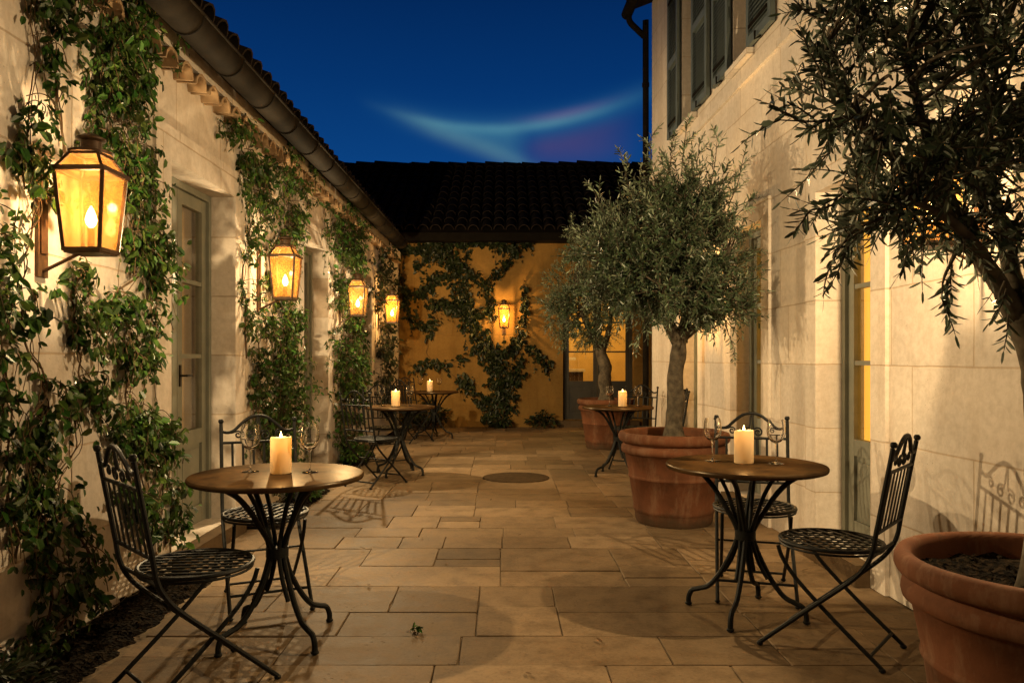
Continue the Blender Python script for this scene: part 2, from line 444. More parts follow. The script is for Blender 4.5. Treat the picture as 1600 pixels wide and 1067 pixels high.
# --- left wing with three doors
GZ = 2.93
bl = empty('building', PL(5, 0, 0), world=True)
tag(bl, 'low cream limestone wing with lanterns, climbing vines and a long zinc gutter', 'building')
LO = [(4.40,5.43,.10,2.38), (7.25,8.22,.10,2.38), (9.85,10.82,.10,2.38)]
wall_mesh(PL, -3, YB-.02, 0, 3.14, .36, LO).build('wall', M['stone_y'], bl)
def door_trim(o, P, a, b_, hi, w, zt):
    sm = MB()
    for (s0, s1, z0, z1) in ((a-w,a,0,hi+w),(b_,b_+w,0,hi+w),(a,b_,hi,hi+w)): sm.box(s0, s1, -.022, -.0005, z0, z1, P)
    sm.build('surround', M['stone_y'] if P is PL else M['stone_r'], o)
    th = MB(); th.box(a+.001, b_-.001, -.10, .34, .0, zt, P); th.build('threshold', M['paving'], o)
for i, (a, b_, lo, hi) in enumerate(LO):
    o = door(bl, PL, a+.002, b_-.002, lo, hi-.002, .17, 2, 3, M['door_paint'], M['dim_curtain'], .55)
    door_trim(o, PL, a, b_, hi, .19, .098)
# corbelled eave: clay tiles set in the wall head
cn = MB()
y = -1.0
while y < 13.1:
    cn.halftile(PL(y, .02, 2.87), PL(y, -.115, 2.862), .088, .084, .016, (0,0,1), 7)
    y += .2
cn.build('cornice', M['tile_buff'], bl, smooth=True)
cb_ = MB(); cb_.box(-2.9, 13.15, -.10, .0, 2.952, 3.06, PL)
cb_.build('eave_mortar', M['stone_y'], bl)
# roof
ro = MB()
ro.add([(-1.70,-3,3.06),(-1.70,12.05,3.06),(-6,12.05,5.08),(-6,-3,5.08),(-1.70,-3,3.03),(-1.70,12.05,3.03),(-6,12.05,5.05),(-6,-3,5.05)],
       [(0,1,2,3),(7,6,5,4),(0,4,5,1),(1,5,6,2),(2,6,7,3),(3,7,4,0)])
tile_field(lambda c, t: (-1.625-t*.905, -1.2+c, 3.06+.004*max(0,c-1.2)+t*.426), 66, 11, .2, .40, .088, ro)
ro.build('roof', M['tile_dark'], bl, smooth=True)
gx = lambda y: XL(y)+.265
g = MB(); n = 12; ys = [-3, 12.6]
vs = []; fs = []
ys = [-3+15.1*i/12 for i in range(13)]
for y in ys:
    z0 = GZ+.096+.004*y
    for rr in (.096, .089):
        for k in range(n+1):
            t = PI + PI*k/n; vs.append((gx(y)+rr*math.cos(t), y, z0+rr*1.05*math.sin(t)))
w2 = 2*(n+1)
for i in range(len(ys)-1):
    for k in range(n):
        fs.append((i*w2+k, i*w2+k+1, (i+1)*w2+k+1, (i+1)*w2+k)); fs.append((i*w2+n+1+k+1, i*w2+n+1+k, (i+1)*w2+n+1+k, (i+1)*w2+n+1+k+1))
    fs.append((i*w2, (i+1)*w2, (i+1)*w2+n+1, i*w2+n+1)); fs.append((i*w2+n, i*w2+2*n+1, (i+1)*w2+2*n+1, (i+1)*w2+n))
for k in range(n):
    e = (len(ys)-1)*w2; fs.append((e+k, e+k+1, e+n+1+k+1, e+n+1+k))
g.add(vs, fs)
# front bead
g.tube([(gx(y)+.097, y, GZ+.099+.004*y) for y in ys], .009, 8)
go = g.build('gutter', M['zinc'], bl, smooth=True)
y = 1.62
while y < 12.0:
    bk = MB(); z0 = GZ+.096+.004*y
    bk.tube([(gx(y)+.099*math.cos(PI+PI*k/12), y, z0+.099*1.05*math.sin(PI+PI*k/12)) for k in range(13)], .0055, 6)
    bk.build('gutter_bracket', M['dark'], go, smooth=True); y += .6

# --- end wing across the back
be = empty('building', (0, YB, 0), world=True)
tag(be, 'ochre plastered building across the courtyard end under a dark tiled roof', 'building')
BO = [(1.09,2.36,.12,2.55)]
wall_mesh(PB, -5, 8, 0, 3.42, .36, BO).build('wall', M['plaster'], be)
do_ = door(be, PB, 1.092, 2.358, .122, 2.548, .14, 2, 3, M['door_dark'], None, .60, room=True)
th = MB(); th.box(1.0, 2.45, -.10, .34, 0, .118, PB); th.build('threshold', M['paving'], do_)
rm = MB()
P = lambda x,y,z: (x,y,z)
rm.box(.2, 3.4, YB+3.0, YB+3.1, 0, 3.0); rm.box(.1, .2, YB+.37, YB+3.0, 0, 3.0); rm.box(3.4, 3.5, YB+.37, YB+3.0, 0, 3.0)
rm.box(.1, 3.5, YB+.37, YB+3.1, 3.0, 3.1); rm.box(.2, 3.4, YB+.37, YB+3.0, .02, .1)
rm.build('room', M['room'], be)
fd = MB(); fd.box(-5, 8, -.36, -.001, 3.30, 3.335, PB); fd.box(-5, 8, -.40, -.36, 3.29, 3.43, PB); fd.build('fascia', M['dark'], be)
ro = MB(); EY = YB-.42
sl = 2.08/3.75
ro.add([(-5,EY,3.43),(8,EY,3.43),(8,17.05,3.43+sl*(17.05-EY)),(-5,17.05,3.43+sl*(17.05-EY)),(-5,21,3.4),(8,21,3.4)], [(0,1,2,3),(3,2,5,4)])
ca = 1/math.hypot(1, sl)
tile_field(lambda c, t: (-4.9+c, EY-.05+t*ca, 3.44+t*ca*sl), 58, 11, .22, .385, .098, ro)
x = -4.9
while x < 7.9:
    z = 3.44+sl*(17.0-EY)-.01+random.uniform(-.022,.022)
    ro.halftile((x,17.03,z+.02),(x+.46,17.03,z),.13,.115,.016,(0,0,1),7); x += .41
ro.build('roof', M['tile_dark'], be, smooth=True)

# --- tall house on the right
br_ = empty('building', PR(5, 0, 0), world=True)
tag(br_, 'two storey cream ashlar house with grey green louvred shutters above', 'building')
YE = 9.4
RO = [(4.10,4.77,.12,2.27), (5.70,6.40,.12,2.27), (7.36,8.06,.12,2.27)]
WO = [(5.93,6.38), (7.475,7.995)]
wall_mesh(PR, -3, YE, 0, 3.45, .34, RO).build('wall', M['stone_r'], br_)
uw = wall_mesh(PR, -3, YE, 3.45, 5.62, .34, [(a, b_, 3.64, 5.25) for a, b_ in WO])
uw.box(YE-.34, YE, .34, 5, 0, 5.62, PR)
uw.build('upper_wall', M['stone_r'], br_)
sc_ = MB(); sc_.box(-3, YE+.02, -.028, -.0006, 3.425, 3.475, PR); sc_.build('string_course', M['stone_r'], br_)
for i, (a, b_, lo, hi) in enumerate(RO):
    o = door(br_, PR, a+.002, b_-.002, lo, hi-.002, .16, 1, 3, M['door_paint'], M['lit_curtain'], .52, handle_at=a+.10)
    door_trim(o, PR, a, b_, hi, .15, .118)
for a, b_ in WO:
    wf = MB(); d = .16
    wf.box(a, a+.05, d, d+.06, 3.64, 5.25, PR); wf.box(b_-.05, b_, d, d+.06, 3.64, 5.25, PR); wf.box(a+.05, b_-.05, d, d+.06, 3.64, 3.72, PR); wf.box(a+.05, b_-.05, d, d+.06, 5.17, 5.25, PR)
    for q in (4.2, 4.7): wf.box(a+.05, b_-.05, d+.005, d+.055, q-.012, q+.012, PR)
    w = wf.build('window', M['door_paint'], br_)
    gb = MB(); gb.box(a+.048, b_-.048, d+.03, d+.034, 3.715, 5.175, PR); gb.build('glass', M['glass'], w)
    cu = MB(); cu.box(a+.002, b_-.002, d+.10, d+.11, 3.66, 5.24, PR); cu.build('curtain', M['curtain'], w)
    sl_ = MB(); sl_.box(a-.04, b_+.04, -.06, d-.002, 3.585, 3.638, PR); sl_.build('sill', M['stone_r'], w)
    for s0, s1 in ((a-.50, a-.005), (b_+.005, b_+.435)):
        sh = MB(); q0, q1 = -.055, -.018; z0, z1 = 3.642, 5.24
        sh.box(s0, s0+.05, q0, q1, z0, z1, PR); sh.box(s1-.05, s1, q0, q1, z0, z1, PR)
        for zz in (z0, 4.40, z1-.07): sh.box(s0+.05, s1-.05, q0+.001, q1-.001, zz, zz+.07, PR)
        zz = z0+.095
        while zz < z1-.09:
            if not (4.36 < zz < 4.48):
                sh.add([PR(s0+.05,q0+.004,zz-.014),PR(s1-.05,q0+.004,zz-.014),PR(s1-.05,q1-.006,zz+.02),PR(s0+.05,q1-.006,zz+.02),
                        PR(s0+.05,q0+.004,zz-.008),PR(s1-.05,q0+.004,zz-.008),PR(s1-.05,q1-.006,zz+.026),PR(s0+.05,q1-.006,zz+.026)],
                       [(3,2,1,0),(4,5,6,7),(0,1,5,4),(1,2,6,5),(2,3,7,6),(3,0,4,7)])
            zz += .036
        sh.box(s0+.05, s1-.05, q1-.005, q1-.002, z0+.07, z1-.07, PR)
        so = sh.build('shutter', M['shutter'], br_)
        for zz in (z0+.12, z1-.15):
            hg = MB(); hg.box(s0+.06, s1-.06, q0-.006, q0-.0005, zz, zz+.03, PR); hg.build('strap_hinge', M['dark'], so)
        hg = MB()
        hg.tube([PR((s0+s1)/2, -.03, z0-.005), PR((s0+s1)/2, -.075, z0-.03), PR((s0+s1)/2, -.075, z0+.03)], .009, 6)
        hg.build('shutter_catch', M['dark'], so)
ro = MB(); ro.add([PR(-3,-.25,5.66),PR(YE+.2,-.25,5.66),PR(YE+.2,4.5,7.5),PR(-3,4.5,7.5),PR(-3,-.25,5.60),PR(YE+.2,-.25,5.60),PR(YE+.2,4.5,7.44),PR(-3,4.5,7.44)],
       [(0,1,2,3),(7,6,5,4),(0,4,5,1),(1,5,6,2),(2,6,7,3),(3,7,4,0)])
tile_field(lambda c, t: PR(-1+c, -.29+t*.93, 5.67+t*.354), 52, 12, .205, .40, .09, ro)
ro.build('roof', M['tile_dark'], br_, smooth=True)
dg = MB(); dg.tube([PR(-3,-.27,5.57), PR(YE+.22,-.27,5.57)], .07, 10); dg.build('gutter', M['dark'], br_, smooth=True)
dp = MB(); dp.tube(catmull([PR(YE+.1,-.27,5.52),PR(YE+.1,-.25,5.42),PR(YE+.09,-.14,5.30),PR(YE+.06,-.075,5.20),PR(YE+.06,-.065,5.0),PR(YE+.06,-.065,.03)],5), .038, 10)
for zz in (4.6, 3.2, 1.8, .5): dp.tube([PR(YE+.06,-.065,zz), PR(YE+.06,-.065,zz+.05)], .045, 10)
dp.build('downpipe', M['dark'], br_, smooth=True)

# ------------------------------------------------------------------ ground
gr = MB(); gr.box(-60, 60, -40, 90, -.30, -.0065); tag(gr.build('ground', M['grout']), kind='structure')
BEDX = -1.585
pv = MB(); pv.tint = []
rs = random.Random(11)
def slab(x0, x1, y0, y1):
    g_ = .0016; e = .003
    z = rs.uniform(-.003, .003); zj = [z+rs.uniform(-.0015,.0015) for _ in range(4)]
    j = lambda: rs.uniform(-.0015,.0015)
    cs = [(x0+g_+j(), y0+g_+j()), (x1-g_+j(), y0+g_+j()), (x1-g_+j(), y1-g_+j()), (x0+g_+j(), y1-g_+j())]
    cx, cy = (x0+x1)/2, (y0+y1)/2
    ring = []; sx, sy = rs.uniform(0,50), rs.uniform(0,50)
    for i in range(4):
        p, q = cs[i], cs[(i+1) % 4]; m_ = max(3, int(math.hypot(p[0]-q[0], p[1]-q[1])/.055))
        for k in range(m_):
            t = k/m_; X, Y = p[0]+(q[0]-p[0])*t, p[1]+(q[1]-p[1])*t
            w_ = .0012*max(0, noise.noise((X*9+sx, Y*9+sy, 1))+.15)+.0035*max(0, noise.noise((X*23+sx, Y*23+sy, 7))-.22)
            if k == 0: w_ += rs.choice([.001,.001,.003])
            if rs.random() < .02: w_ += rs.uniform(.002,.006)
            X += (w_ if X < cx else -w_)*(1 if abs(X-cx)/(x1-x0) > .3 else .0); Y += (w_ if Y < cy else -w_)*(1 if abs(Y-cy)/(y1-y0) > .3 else .0)
            ring.append((X, Y))
    tx, ty = rs.uniform(-.003,.003), rs.uniform(-.003,.003); n_ = len(ring)
    hz = lambda X, Y: z+tx*(X-cx)+ty*(Y-cy)
    top = [(X+(e if X < cx else -e), Y+(e if Y < cy else -e), hz(X,Y)) for X, Y in ring]
    mid = [(X, Y, hz(X,Y)-.0045) for X, Y in ring]; bot = [(X, Y, -.014) for X, Y in ring]
    fs = [tuple(range(n_))]
    for i in range(n_):
        k = (i+1) % n_; fs += [(n_+i, n_+k, k, i), (2*n_+i, 2*n_+k, n_+k, n_+i)]
    pv.add(top+mid+bot, fs); pv.tint += [rs.random()]*len(fs)
rows_y = [0.6]
while rows_y[-1] < YB-.5: rows_y.append(rows_y[-1]+rs.choice([.28,.32,.36,.40,.42]))
rows_y.append(YB-.01)
zones = [BEDX, -.95, -.2, .45, 1.15, 6.0]
def edge(k, z):
    if k == 0 or k >= len(rows_y)-1: return rows_y[k]
    q = random.Random(k*17+z*5)
    return rows_y[k]+(q.choice([-.1,.09]) if q.random() < .22 else 0)
zb = [0]*4
for k in range(len(rows_y)-1):
    ym = (rows_y[k]+rows_y[k+1])/2
    xend = XR(ym) if ym < YE else 6.0
    for i in range(4):
        if k == 0 or abs(edge(k, i)-edge(k, i+1)) < 1e-6: zb[i] = zones[i+1]+rs.uniform(-.24,.24)
    zc = [zones[0]]+zb+[xend]
    for z in range(len(zc)-1):
        y0, y1 = edge(k, z), edge(k+1, z); x0, x1 = zc[z], zc[z+1]
        nn = max(1, round((x1-x0)/rs.choice([.42,.5,.6,.7]))); cuts = [x0]+sorted(x0+(x1-x0)*(i+rs.uniform(-.2,.2))/nn for i in range(1, nn))+[x1]
        for i in range(nn):
            if y1-y0 > .40 and rs.random() < .3:
                q = (y0+y1)/2+rs.uniform(-.05,.05); slab(cuts[i], cuts[i+1], y0, q); slab(cuts[i], cuts[i+1], q, y1)
            else: slab(cuts[i], cuts[i+1], y0, y1)
for a, b_, lo, hi in LO:   # stone in front of each door instead of the bed
    slab(XL(a), BEDX, a-.06, (a+b_)/2); slab(XL(a), BEDX, (a+b_)/2, b_+.06)
tag(pv.build('pavement', M['paving'], recalc=False), kind='structure')
bed = MB()
def soil_strip(x0, x1, y0, y1, n=10):
    m_ = max(4, int((y1-y0)/.035)); vs = []; fs = []
    for i in range(m_+1):
        for k in range(n+1):
            xx = x0+(x1-x0)*k/n; yy = y0+(y1-y0)*i/m_
            e = min(1, 3*min(k, n-k)/n+.15)
            vs.append((xx, yy, -.02+.035*e+.028*e*(noise.noise((xx*14,yy*14,0))+.6*noise.noise((xx*34,yy*34,3)))))
    for i in range(m_):
        for k in range(n):
            a = i*(n+1)+k; fs.append((a, a+1, a+n+2, a+n+1))
    bed.add(vs, fs)
soil_strip(-1.965, BEDX-.002, .5, 4.33); soil_strip(-1.93, BEDX-.002, 5.50, 7.18); soil_strip(-1.91, BEDX-.002, 8.29, 9.78); soil_strip(-1.89, BEDX-.002, 10.89, 13.65)
# round chips and dead leaves of the mulch
rb = random.Random(3)
for _ in range(1500):
    yy = rb.uniform(1.5, 9.7)
    if 4.3 < yy < 5.5 or 7.2 < yy < 8.3: continue
    c = Vector((rb.uniform(-1.93, BEDX-.02), yy, .028)); s = rb.uniform(.008,.024)
    d = Vector((rb.gauss(0,1), rb.gauss(0,1), rb.gauss(0,.4))).normalized(); e = d.cross(Vector((0,0,1))).normalized(); u = e.cross(d)
    bed.add([c-d*s, c+e*s*.6+u*s*.3, c+d*s, c-e*s*.6+u*s*.2], [(0,1,2,3)])
tag(bed.build('soil', M['soil'], recalc=False), kind='structure')
dc = MB(); dc.lathe([(.338,-.02),(.345,-.006),(.343,.0062),(.325,.0085),(.0005,.0085)], 48, cap1=True)  # added disc standing in for a dark shadow-like stain on the paving
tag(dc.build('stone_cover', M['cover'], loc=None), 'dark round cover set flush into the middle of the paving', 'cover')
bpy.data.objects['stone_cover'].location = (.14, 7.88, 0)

# ------------------------------------------------------------------ foliage tools
def leaf(mb, p, d, nrm, ln, w, curl=.15, shape=.45):
    """lanceolate or oval leaf: two folded quads, six vertices"""
    d = d.normalized(); s = d.cross(nrm)
    if s.length < 1e-5: s = d.cross(Vector((.3,.9,.1)))
    s.normalize(); n = s.cross(d)
    q = ln*shape
    a = p+d*(q*.55); b_ = p+d*(q+ (ln-q)*.46)
    mb.v.extend([tuple(p), tuple(a-s*w*.42+n*w*.14), tuple(b_-s*w*.42+n*w*.12-n*ln*curl*.3), tuple(p+d*ln-n*ln*curl), tuple(b_+s*w*.42+n*w*.12-n*ln*curl*.3), tuple(a+s*w*.42+n*w*.14)])
    k = len(mb.v)-6
    mb.f.append((k, k+3, k+2, k+1)); mb.f.append((k, k+5, k+4, k+3))
def rvec(rg):
    while True:
        v = Vector((rg.uniform(-1,1), rg.uniform(-1,1), rg.uniform(-1,1)))
        if .05 < v.length < 1: return v.normalized()

# ------------------------------------------------------------------ olive trees
def olive(base, z0, trunk, limbs, blobs, seed, label, leaf_len, dens, sprays=(), keep=None, lean=.75, lmat='olive_leaf_pale'):
    rg = random.Random(seed)
    e = empty('olive_tree', (base[0], base[1], z0), world=True); tag(e, label, 'tree', 'olive trees in terracotta pots')
    tb = MB()
    def gnarl(pts, r0, r1, n=10, amp=.25):
        P_ = catmull(pts, 6); m_ = len(P_)
        rs_ = [(r0+(r1-r0)*i/(m_-1))*(1+amp*noise.noise((i*.6+seed, seed, 0))) for i in range(m_)]
        P_ = [p+Vector((noise.noise((p.z*5,seed,1)), noise.noise((p.z*5,seed,5)), 0))*r0*.2 for p in P_]
        tb.tube(P_, rs_, n)
    gnarl(trunk[0], trunk[1], trunk[2], 14)
    # root flare
    b0 = Vector(trunk[0][0]); tb.lathe([(trunk[1]*1.7,-.02),(trunk[1]*1.35,.03),(trunk[1]*1.08,.10),(trunk[1]*.9,.17)], 14, o=tuple(b0))
    for pts, r0, r1 in limbs: gnarl(pts, r0, r1, 8, .2)
    tb.build('trunk', M['bark'], e, smooth=True, sharp=0)
    tw = MB(); lv = MB()
    ends = [Vector(p) for l in limbs for p in catmull(l[0], 4)[5:]]
    def twig(p, d, ln, nl):
        pts = [p]; cur = p; dd = d
        seg = 5
        for i in range(seg):
            dd = (dd + rvec(rg)*.16 + Vector((0,0,-.05))).normalized(); cur = cur + dd*(ln/seg); pts.append(cur)
        if keep and not all(keep(q) for q in pts): return
        tw.tube(pts, [.0032,.003,.0026,.0022,.0018,.001], 4, caps=False)
        ph = rg.uniform(0, PI)
        for i in range(nl):
            t = .12+.88*i/nl; f = t*seg; k = min(int(f), seg-1); q = pts[k].lerp(pts[k+1], f-k); ax = (pts[k+1]-pts[k]).normalized()
            side = ax.cross(rvec(rg)); 
            u = ax.cross(Vector((0.2,.1,1))).normalized(); v = u.cross(ax); an = ph + (PI/2)*(i % 2) + rg.uniform(-.4,.4)
            for sgn in (1,-1):
                o = (u*math.cos(an)+v*math.sin(an))*sgn
                dl = (ax*rg.uniform(.35,.95)+o*rg.uniform(.6,1)).normalized()
                l = leaf_len*rg.uniform(.6,1.12)*(1-.3*t)
                leaf(lv, q, dl, (ax*.8-o*.3+rvec(rg)*.5), l, l*rg.uniform(.25,.34), rg.uniform(-.03,.12), .5)
        l = leaf_len*.7; leaf(lv, pts[-1], dd, rvec(rg), l, l*.2, .02, .5)
    for (c, rad, n) in blobs:
        c = Vector(c); rad = Vector(rad)
        near = min(ends, key=lambda q: (q-c).length)
        nsub = max(4, n//10)
        for i in range(nsub):
            u = rvec(rg); rr = rg.uniform(.2,1)**.5*.8
            tip = c+Vector((u.x*rad.x,u.y*rad.y,u.z*rad.z))*rr
            st = min(ends, key=lambda q: (q-tip).length) if rg.random() < .7 else near
            mid = st.lerp(tip,.5)+rvec(rg)*.05+Vector((0,0,.03))
            if keep and not (keep(tip) and keep(mid)): continue
            tw.tube(catmull([st, mid, tip], 4), [.009-.0065*k/8 for k in range(9)], 5, caps=False)
        for i in range(int(n*dens)):
            u = rvec(rg); rr = rg.random()**.42
            # uneven outline: radius varies with direction
            k = 1+.42*noise.noise(u*2.1+Vector((seed,0,0)))+.22*noise.noise(u*5+Vector((0,seed,0)))
            p = c+Vector((u.x*rad.x,u.y*rad.y,u.z*rad.z))*rr*k
            # clumps and holes
            if noise.noise(p*5.2+Vector((seed*3,0,0)))+.5*noise.noise(p*10) < -.10: continue
            d = ((p-c).normalized()*lean+Vector((0,0,.55))*(.4+max(0,u.z))+rvec(rg)*.55+(Vector((0,0,-.5)) if u.z < -.3 else Vector())).normalized()
            ln = rg.uniform(.12,.24)*(leaf_len/.062)
            twig(p-d*ln*.4, d, ln, rg.randint(5,8))
    for (a, b_, n) in sprays:      # single shoots standing out of the crown
        a = Vector(a); b_ = Vector(b_)
        tw.tube(catmull([a, a.lerp(b_,.5)+rvec(rg)*.02, b_], 4), [.005-.003*k/8 for k in range(9)], 5, caps=False)
        for i in range(n):
            t = i/max(1,n-1); q = a.lerp(b_, .25+.75*t)
            d = ((b_-a).normalized()+rvec(rg)*.55).normalized()
            twig(q, d, rg.uniform(.08,.15)*(leaf_len/.062), rg.randint(5,7))
    tw.build('branches', M['bark'], e, smooth=True, recalc=False, sharp=0)
    lv.build('crown', M[lmat], e, recalc=False)
    return e

def pot(loc, rim, label, s=1.0):
    e = empty('plant_pot', loc); tag(e, label, 'plant pot', 'terracotta pots along the house')
    h = .68*s; r = rim
    mb = MB()
    pr = [(.60*r,0),(.665*r,.0),(.69*r,.02),(.695*r,.05),(.70*r,.055),(.70*r,.07),(.715*r,.085),(.735*r,.10),(.728*r,.115),(.80*r,.33),(.815*r,.335),(.825*r,.345),(.815*r,.357),(.812*r,.362),
          (.885*r,.515),(.91*r,.52),(.945*r,.53),(.955*r,.55),(.945*r,.572),(.905*r,.585),(.90*r,.592),(.93*r,.60),(.975*r,.61),(1.0*r,.63),(1.0*r,.655),(.975*r,.675),(.93*r,.68),(.885*r,.672),(.87*r,.65),(.85*r,.56),(.80*r,.40)]
    mb.lathe([(a, z*s) for a, z in pr], 56, cap0=True, cap1=False)
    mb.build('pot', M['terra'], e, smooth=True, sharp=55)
    so = MB(); n = 40; rr_ = random.Random(5)
    vs = [(0,0,.61*s)]; fs = []
    for k in range(1, 15):
        for i in range(n):
            t = 2*PI*i/n; q = .868*r*k/14; x, y_ = q*math.cos(t), q*math.sin(t)
            vs.append((x, y_, (.60+.03*noise.noise((x*22,y_*22,loc[0]))+.015*noise.noise((x*50,y_*50,1)))*s))
    for i in range(n): fs.append((0, 1+i, 1+(i+1)%n))
    for k in range(13):
        for i in range(n): fs.append((1+k*n+i, 1+(k+1)*n+i, 1+(k+1)*n+(i+1)%n, 1+k*n+(i+1)%n))
    so.add(vs, fs)
    for _ in range(170):
        t = rr_.uniform(0,2*PI); q = .82*r*rr_.random()**.5; c = Vector((q*math.cos(t), q*math.sin(t), .615*s)); d = rvec(rr_); d.z *= .4; w_ = d.cross(Vector((0,0,1))).normalized(); k = rr_.uniform(.008,.02)
        so.add([c-d*k, c+w_*k*.5, c+d*k, c-w_*k*.5], [(0,1,2,3)])
    so.build('soil', M['soil'], e, smooth=True, recalc=False)
    return e
T1 = (1.572,2.22); T2 = (1.30,5.78); T3 = (1.43,10.5)
pot((1.605,2.24,0), .405, 'large terracotta pot cut by the right edge of the photo, standing closest', .94)
pot((1.30,5.78,0), .415, 'large terracotta pot of dark soil between two set tables, holding the tallest full olive')
pot((1.43,10.5,0), .40, 'terracotta pot in front of the lit end door, smallest in view')

def in1(q): return q.x < 1.93 and q.y > 1.25
olive(T1, .55, ([(T1[0],T1[1],.55),(1.575,2.22,.95),(1.555,2.22,1.2),(1.505,2.22,1.37)], .046, .036),
      [([(1.50,2.22,1.35),(1.42,2.20,1.47),(1.32,2.20,1.62),(1.25,2.22,1.85),(1.16,2.2,2.1)], .030, .009),
       ([(1.51,2.22,1.36),(1.50,2.26,1.55),(1.47,2.3,1.8),(1.5,2.32,2.15)], .030, .009),
       ([(1.51,2.22,1.38),(1.58,2.14,1.55),(1.66,2.08,1.8),(1.68,2.06,2.1)], .028, .009),
       ([(1.42,2.20,1.47),(1.30,2.10,1.55),(1.18,2.05,1.62),(1.08,2.05,1.66)], .02, .006),
       ([(1.33,2.20,1.62),(1.2,2.27,1.8),(1.05,2.3,1.98),(.97,2.3,2.15)], .022, .006)],
      [((1.42,2.22,2.02), (.40,.42,.36), 300), ((1.05,2.22,1.98), (.19,.25,.26), 95), ((1.10,2.12,1.66), (.20,.22,.11), 42), ((1.66,2.12,1.85), (.24,.3,.35), 110),
       ((1.38,2.2,2.42), (.42,.4,.22), 130), ((1.62,2.1,1.66), (.24,.22,.26), 130), ((1.22,2.15,1.78), (.26,.24,.16), 80), ((1.02,2.2,2.30), (.16,.25,.16), 40), ((1.32,2.2,1.62), (.16,.2,.10), 26)],
      3, 'dark olive tree in the pot at the right edge, its crown before a wall lantern', .059, 1.2,
      [((1.0,2.2,1.93),(.80,2.2,1.92),4), ((1.05,2.1,1.62),(.92,2.1,1.52),4), ((1.25,2.1,1.52),(1.20,2.08,1.40),3), ((1.42,2.15,1.45),(1.41,2.12,1.36),2), ((.98,2.2,2.2),(.83,2.2,2.28),4), ((1.0,2.15,1.72),(.87,2.15,1.65),3)], keep=in1, lmat='olive_leaf')
def in2(q): return q.x < XR(q.y)-.03
olive(T2, .6, ([(T2[0],T2[1],.6),(1.305,5.78,.85),(1.32,5.77,1.15),(1.34,5.78,1.42)], .066, .057),
      [([(1.33,5.78,1.36),(1.25,5.74,1.50),(1.12,5.7,1.7),(1.02,5.68,2.05),(.98,5.7,2.3)], .055, .012),
       ([(1.35,5.78,1.36),(1.40,5.80,1.55),(1.42,5.85,1.8),(1.38,5.86,2.3)], .055, .012),
       ([(1.35,5.78,1.38),(1.48,5.70,1.5),(1.60,5.62,1.65),(1.66,5.6,2.0)], .045, .01),
       ([(1.12,5.7,1.7),(.95,5.6,1.8),(.85,5.55,1.9)], .02, .006),
       ([(1.25,5.74,1.5),(1.15,5.5,1.6),(1.1,5.35,1.75)], .025, .006)],
      [((1.18,5.66,2.02), (.48,.45,.44), 430), ((1.02,5.6,1.74), (.42,.38,.26), 230), ((1.34,5.45,1.72), (.34,.22,.18), 100), ((1.52,5.7,1.92), (.34,.36,.42), 240), ((1.30,5.68,2.40), (.36,.36,.26), 180),
       ((.82,5.62,2.0), (.28,.3,.32), 130), ((1.58,5.55,1.62), (.28,.28,.18), 120), ((1.60,5.68,2.28), (.22,.28,.22), 60)],
      5, 'full silvery olive tree in the middle pot, crown reaching the wall', .064, 2.2,
      [((1.13,5.6,2.5),(1.09,5.6,2.84),5), ((1.33,5.65,2.58),(1.36,5.62,2.93),6), ((1.52,5.6,2.45),(1.58,5.6,2.84),5), ((1.66,5.6,2.35),(1.77,5.6,2.70),5), ((.95,5.6,2.35),(.88,5.6,2.70),5), ((1.22,5.6,2.55),(1.24,5.6,2.78),4),
       ((1.6,5.6,2.0),(1.88,5.5,2.02),5), ((1.65,5.6,2.2),(1.85,5.55,2.42),4), ((.8,5.6,2.2),(.68,5.6,2.45),4), ((1.6,5.5,1.55),(1.66,5.45,1.30),3), ((1.44,5.68,2.55),(1.46,5.66,2.80),4), ((1.05,5.6,1.55),(1.0,5.58,1.36),4)], keep=in2)
def in3(q): return q.y < YB-.05
olive(T3, .6, ([(T3[0],T3[1],.6),(1.42,10.5,.9),(1.40,10.48,1.15),(1.36,10.5,1.35)], .095, .075),
      [([(1.36,10.5,1.32),(1.25,10.45,1.5),(1.1,10.4,1.8),(1.0,10.4,2.2)], .055, .012),
       ([(1.37,10.5,1.32),(1.45,10.5,1.55),(1.5,10.5,1.9),(1.45,10.5,2.4)], .05, .012)],
      [((1.12,10.45,2.12), (.50,.5,.50), 360), ((.85,10.4,1.85), (.28,.35,.36), 150), ((1.5,10.45,2.2), (.45,.45,.5), 230), ((1.2,10.4,2.7), (.42,.42,.3), 150), ((1.2,10.4,1.6), (.42,.4,.2), 100)],
      8, 'olive tree before the lit end door, half hidden by the fuller olive', .066, 1.7,
      [((.75,10.4,1.9),(.56,10.4,2.0),4), ((1.0,10.4,2.8),(.95,10.4,3.1),4), ((.9,10.4,1.6),(.82,10.4,1.4),4)], keep=in3)

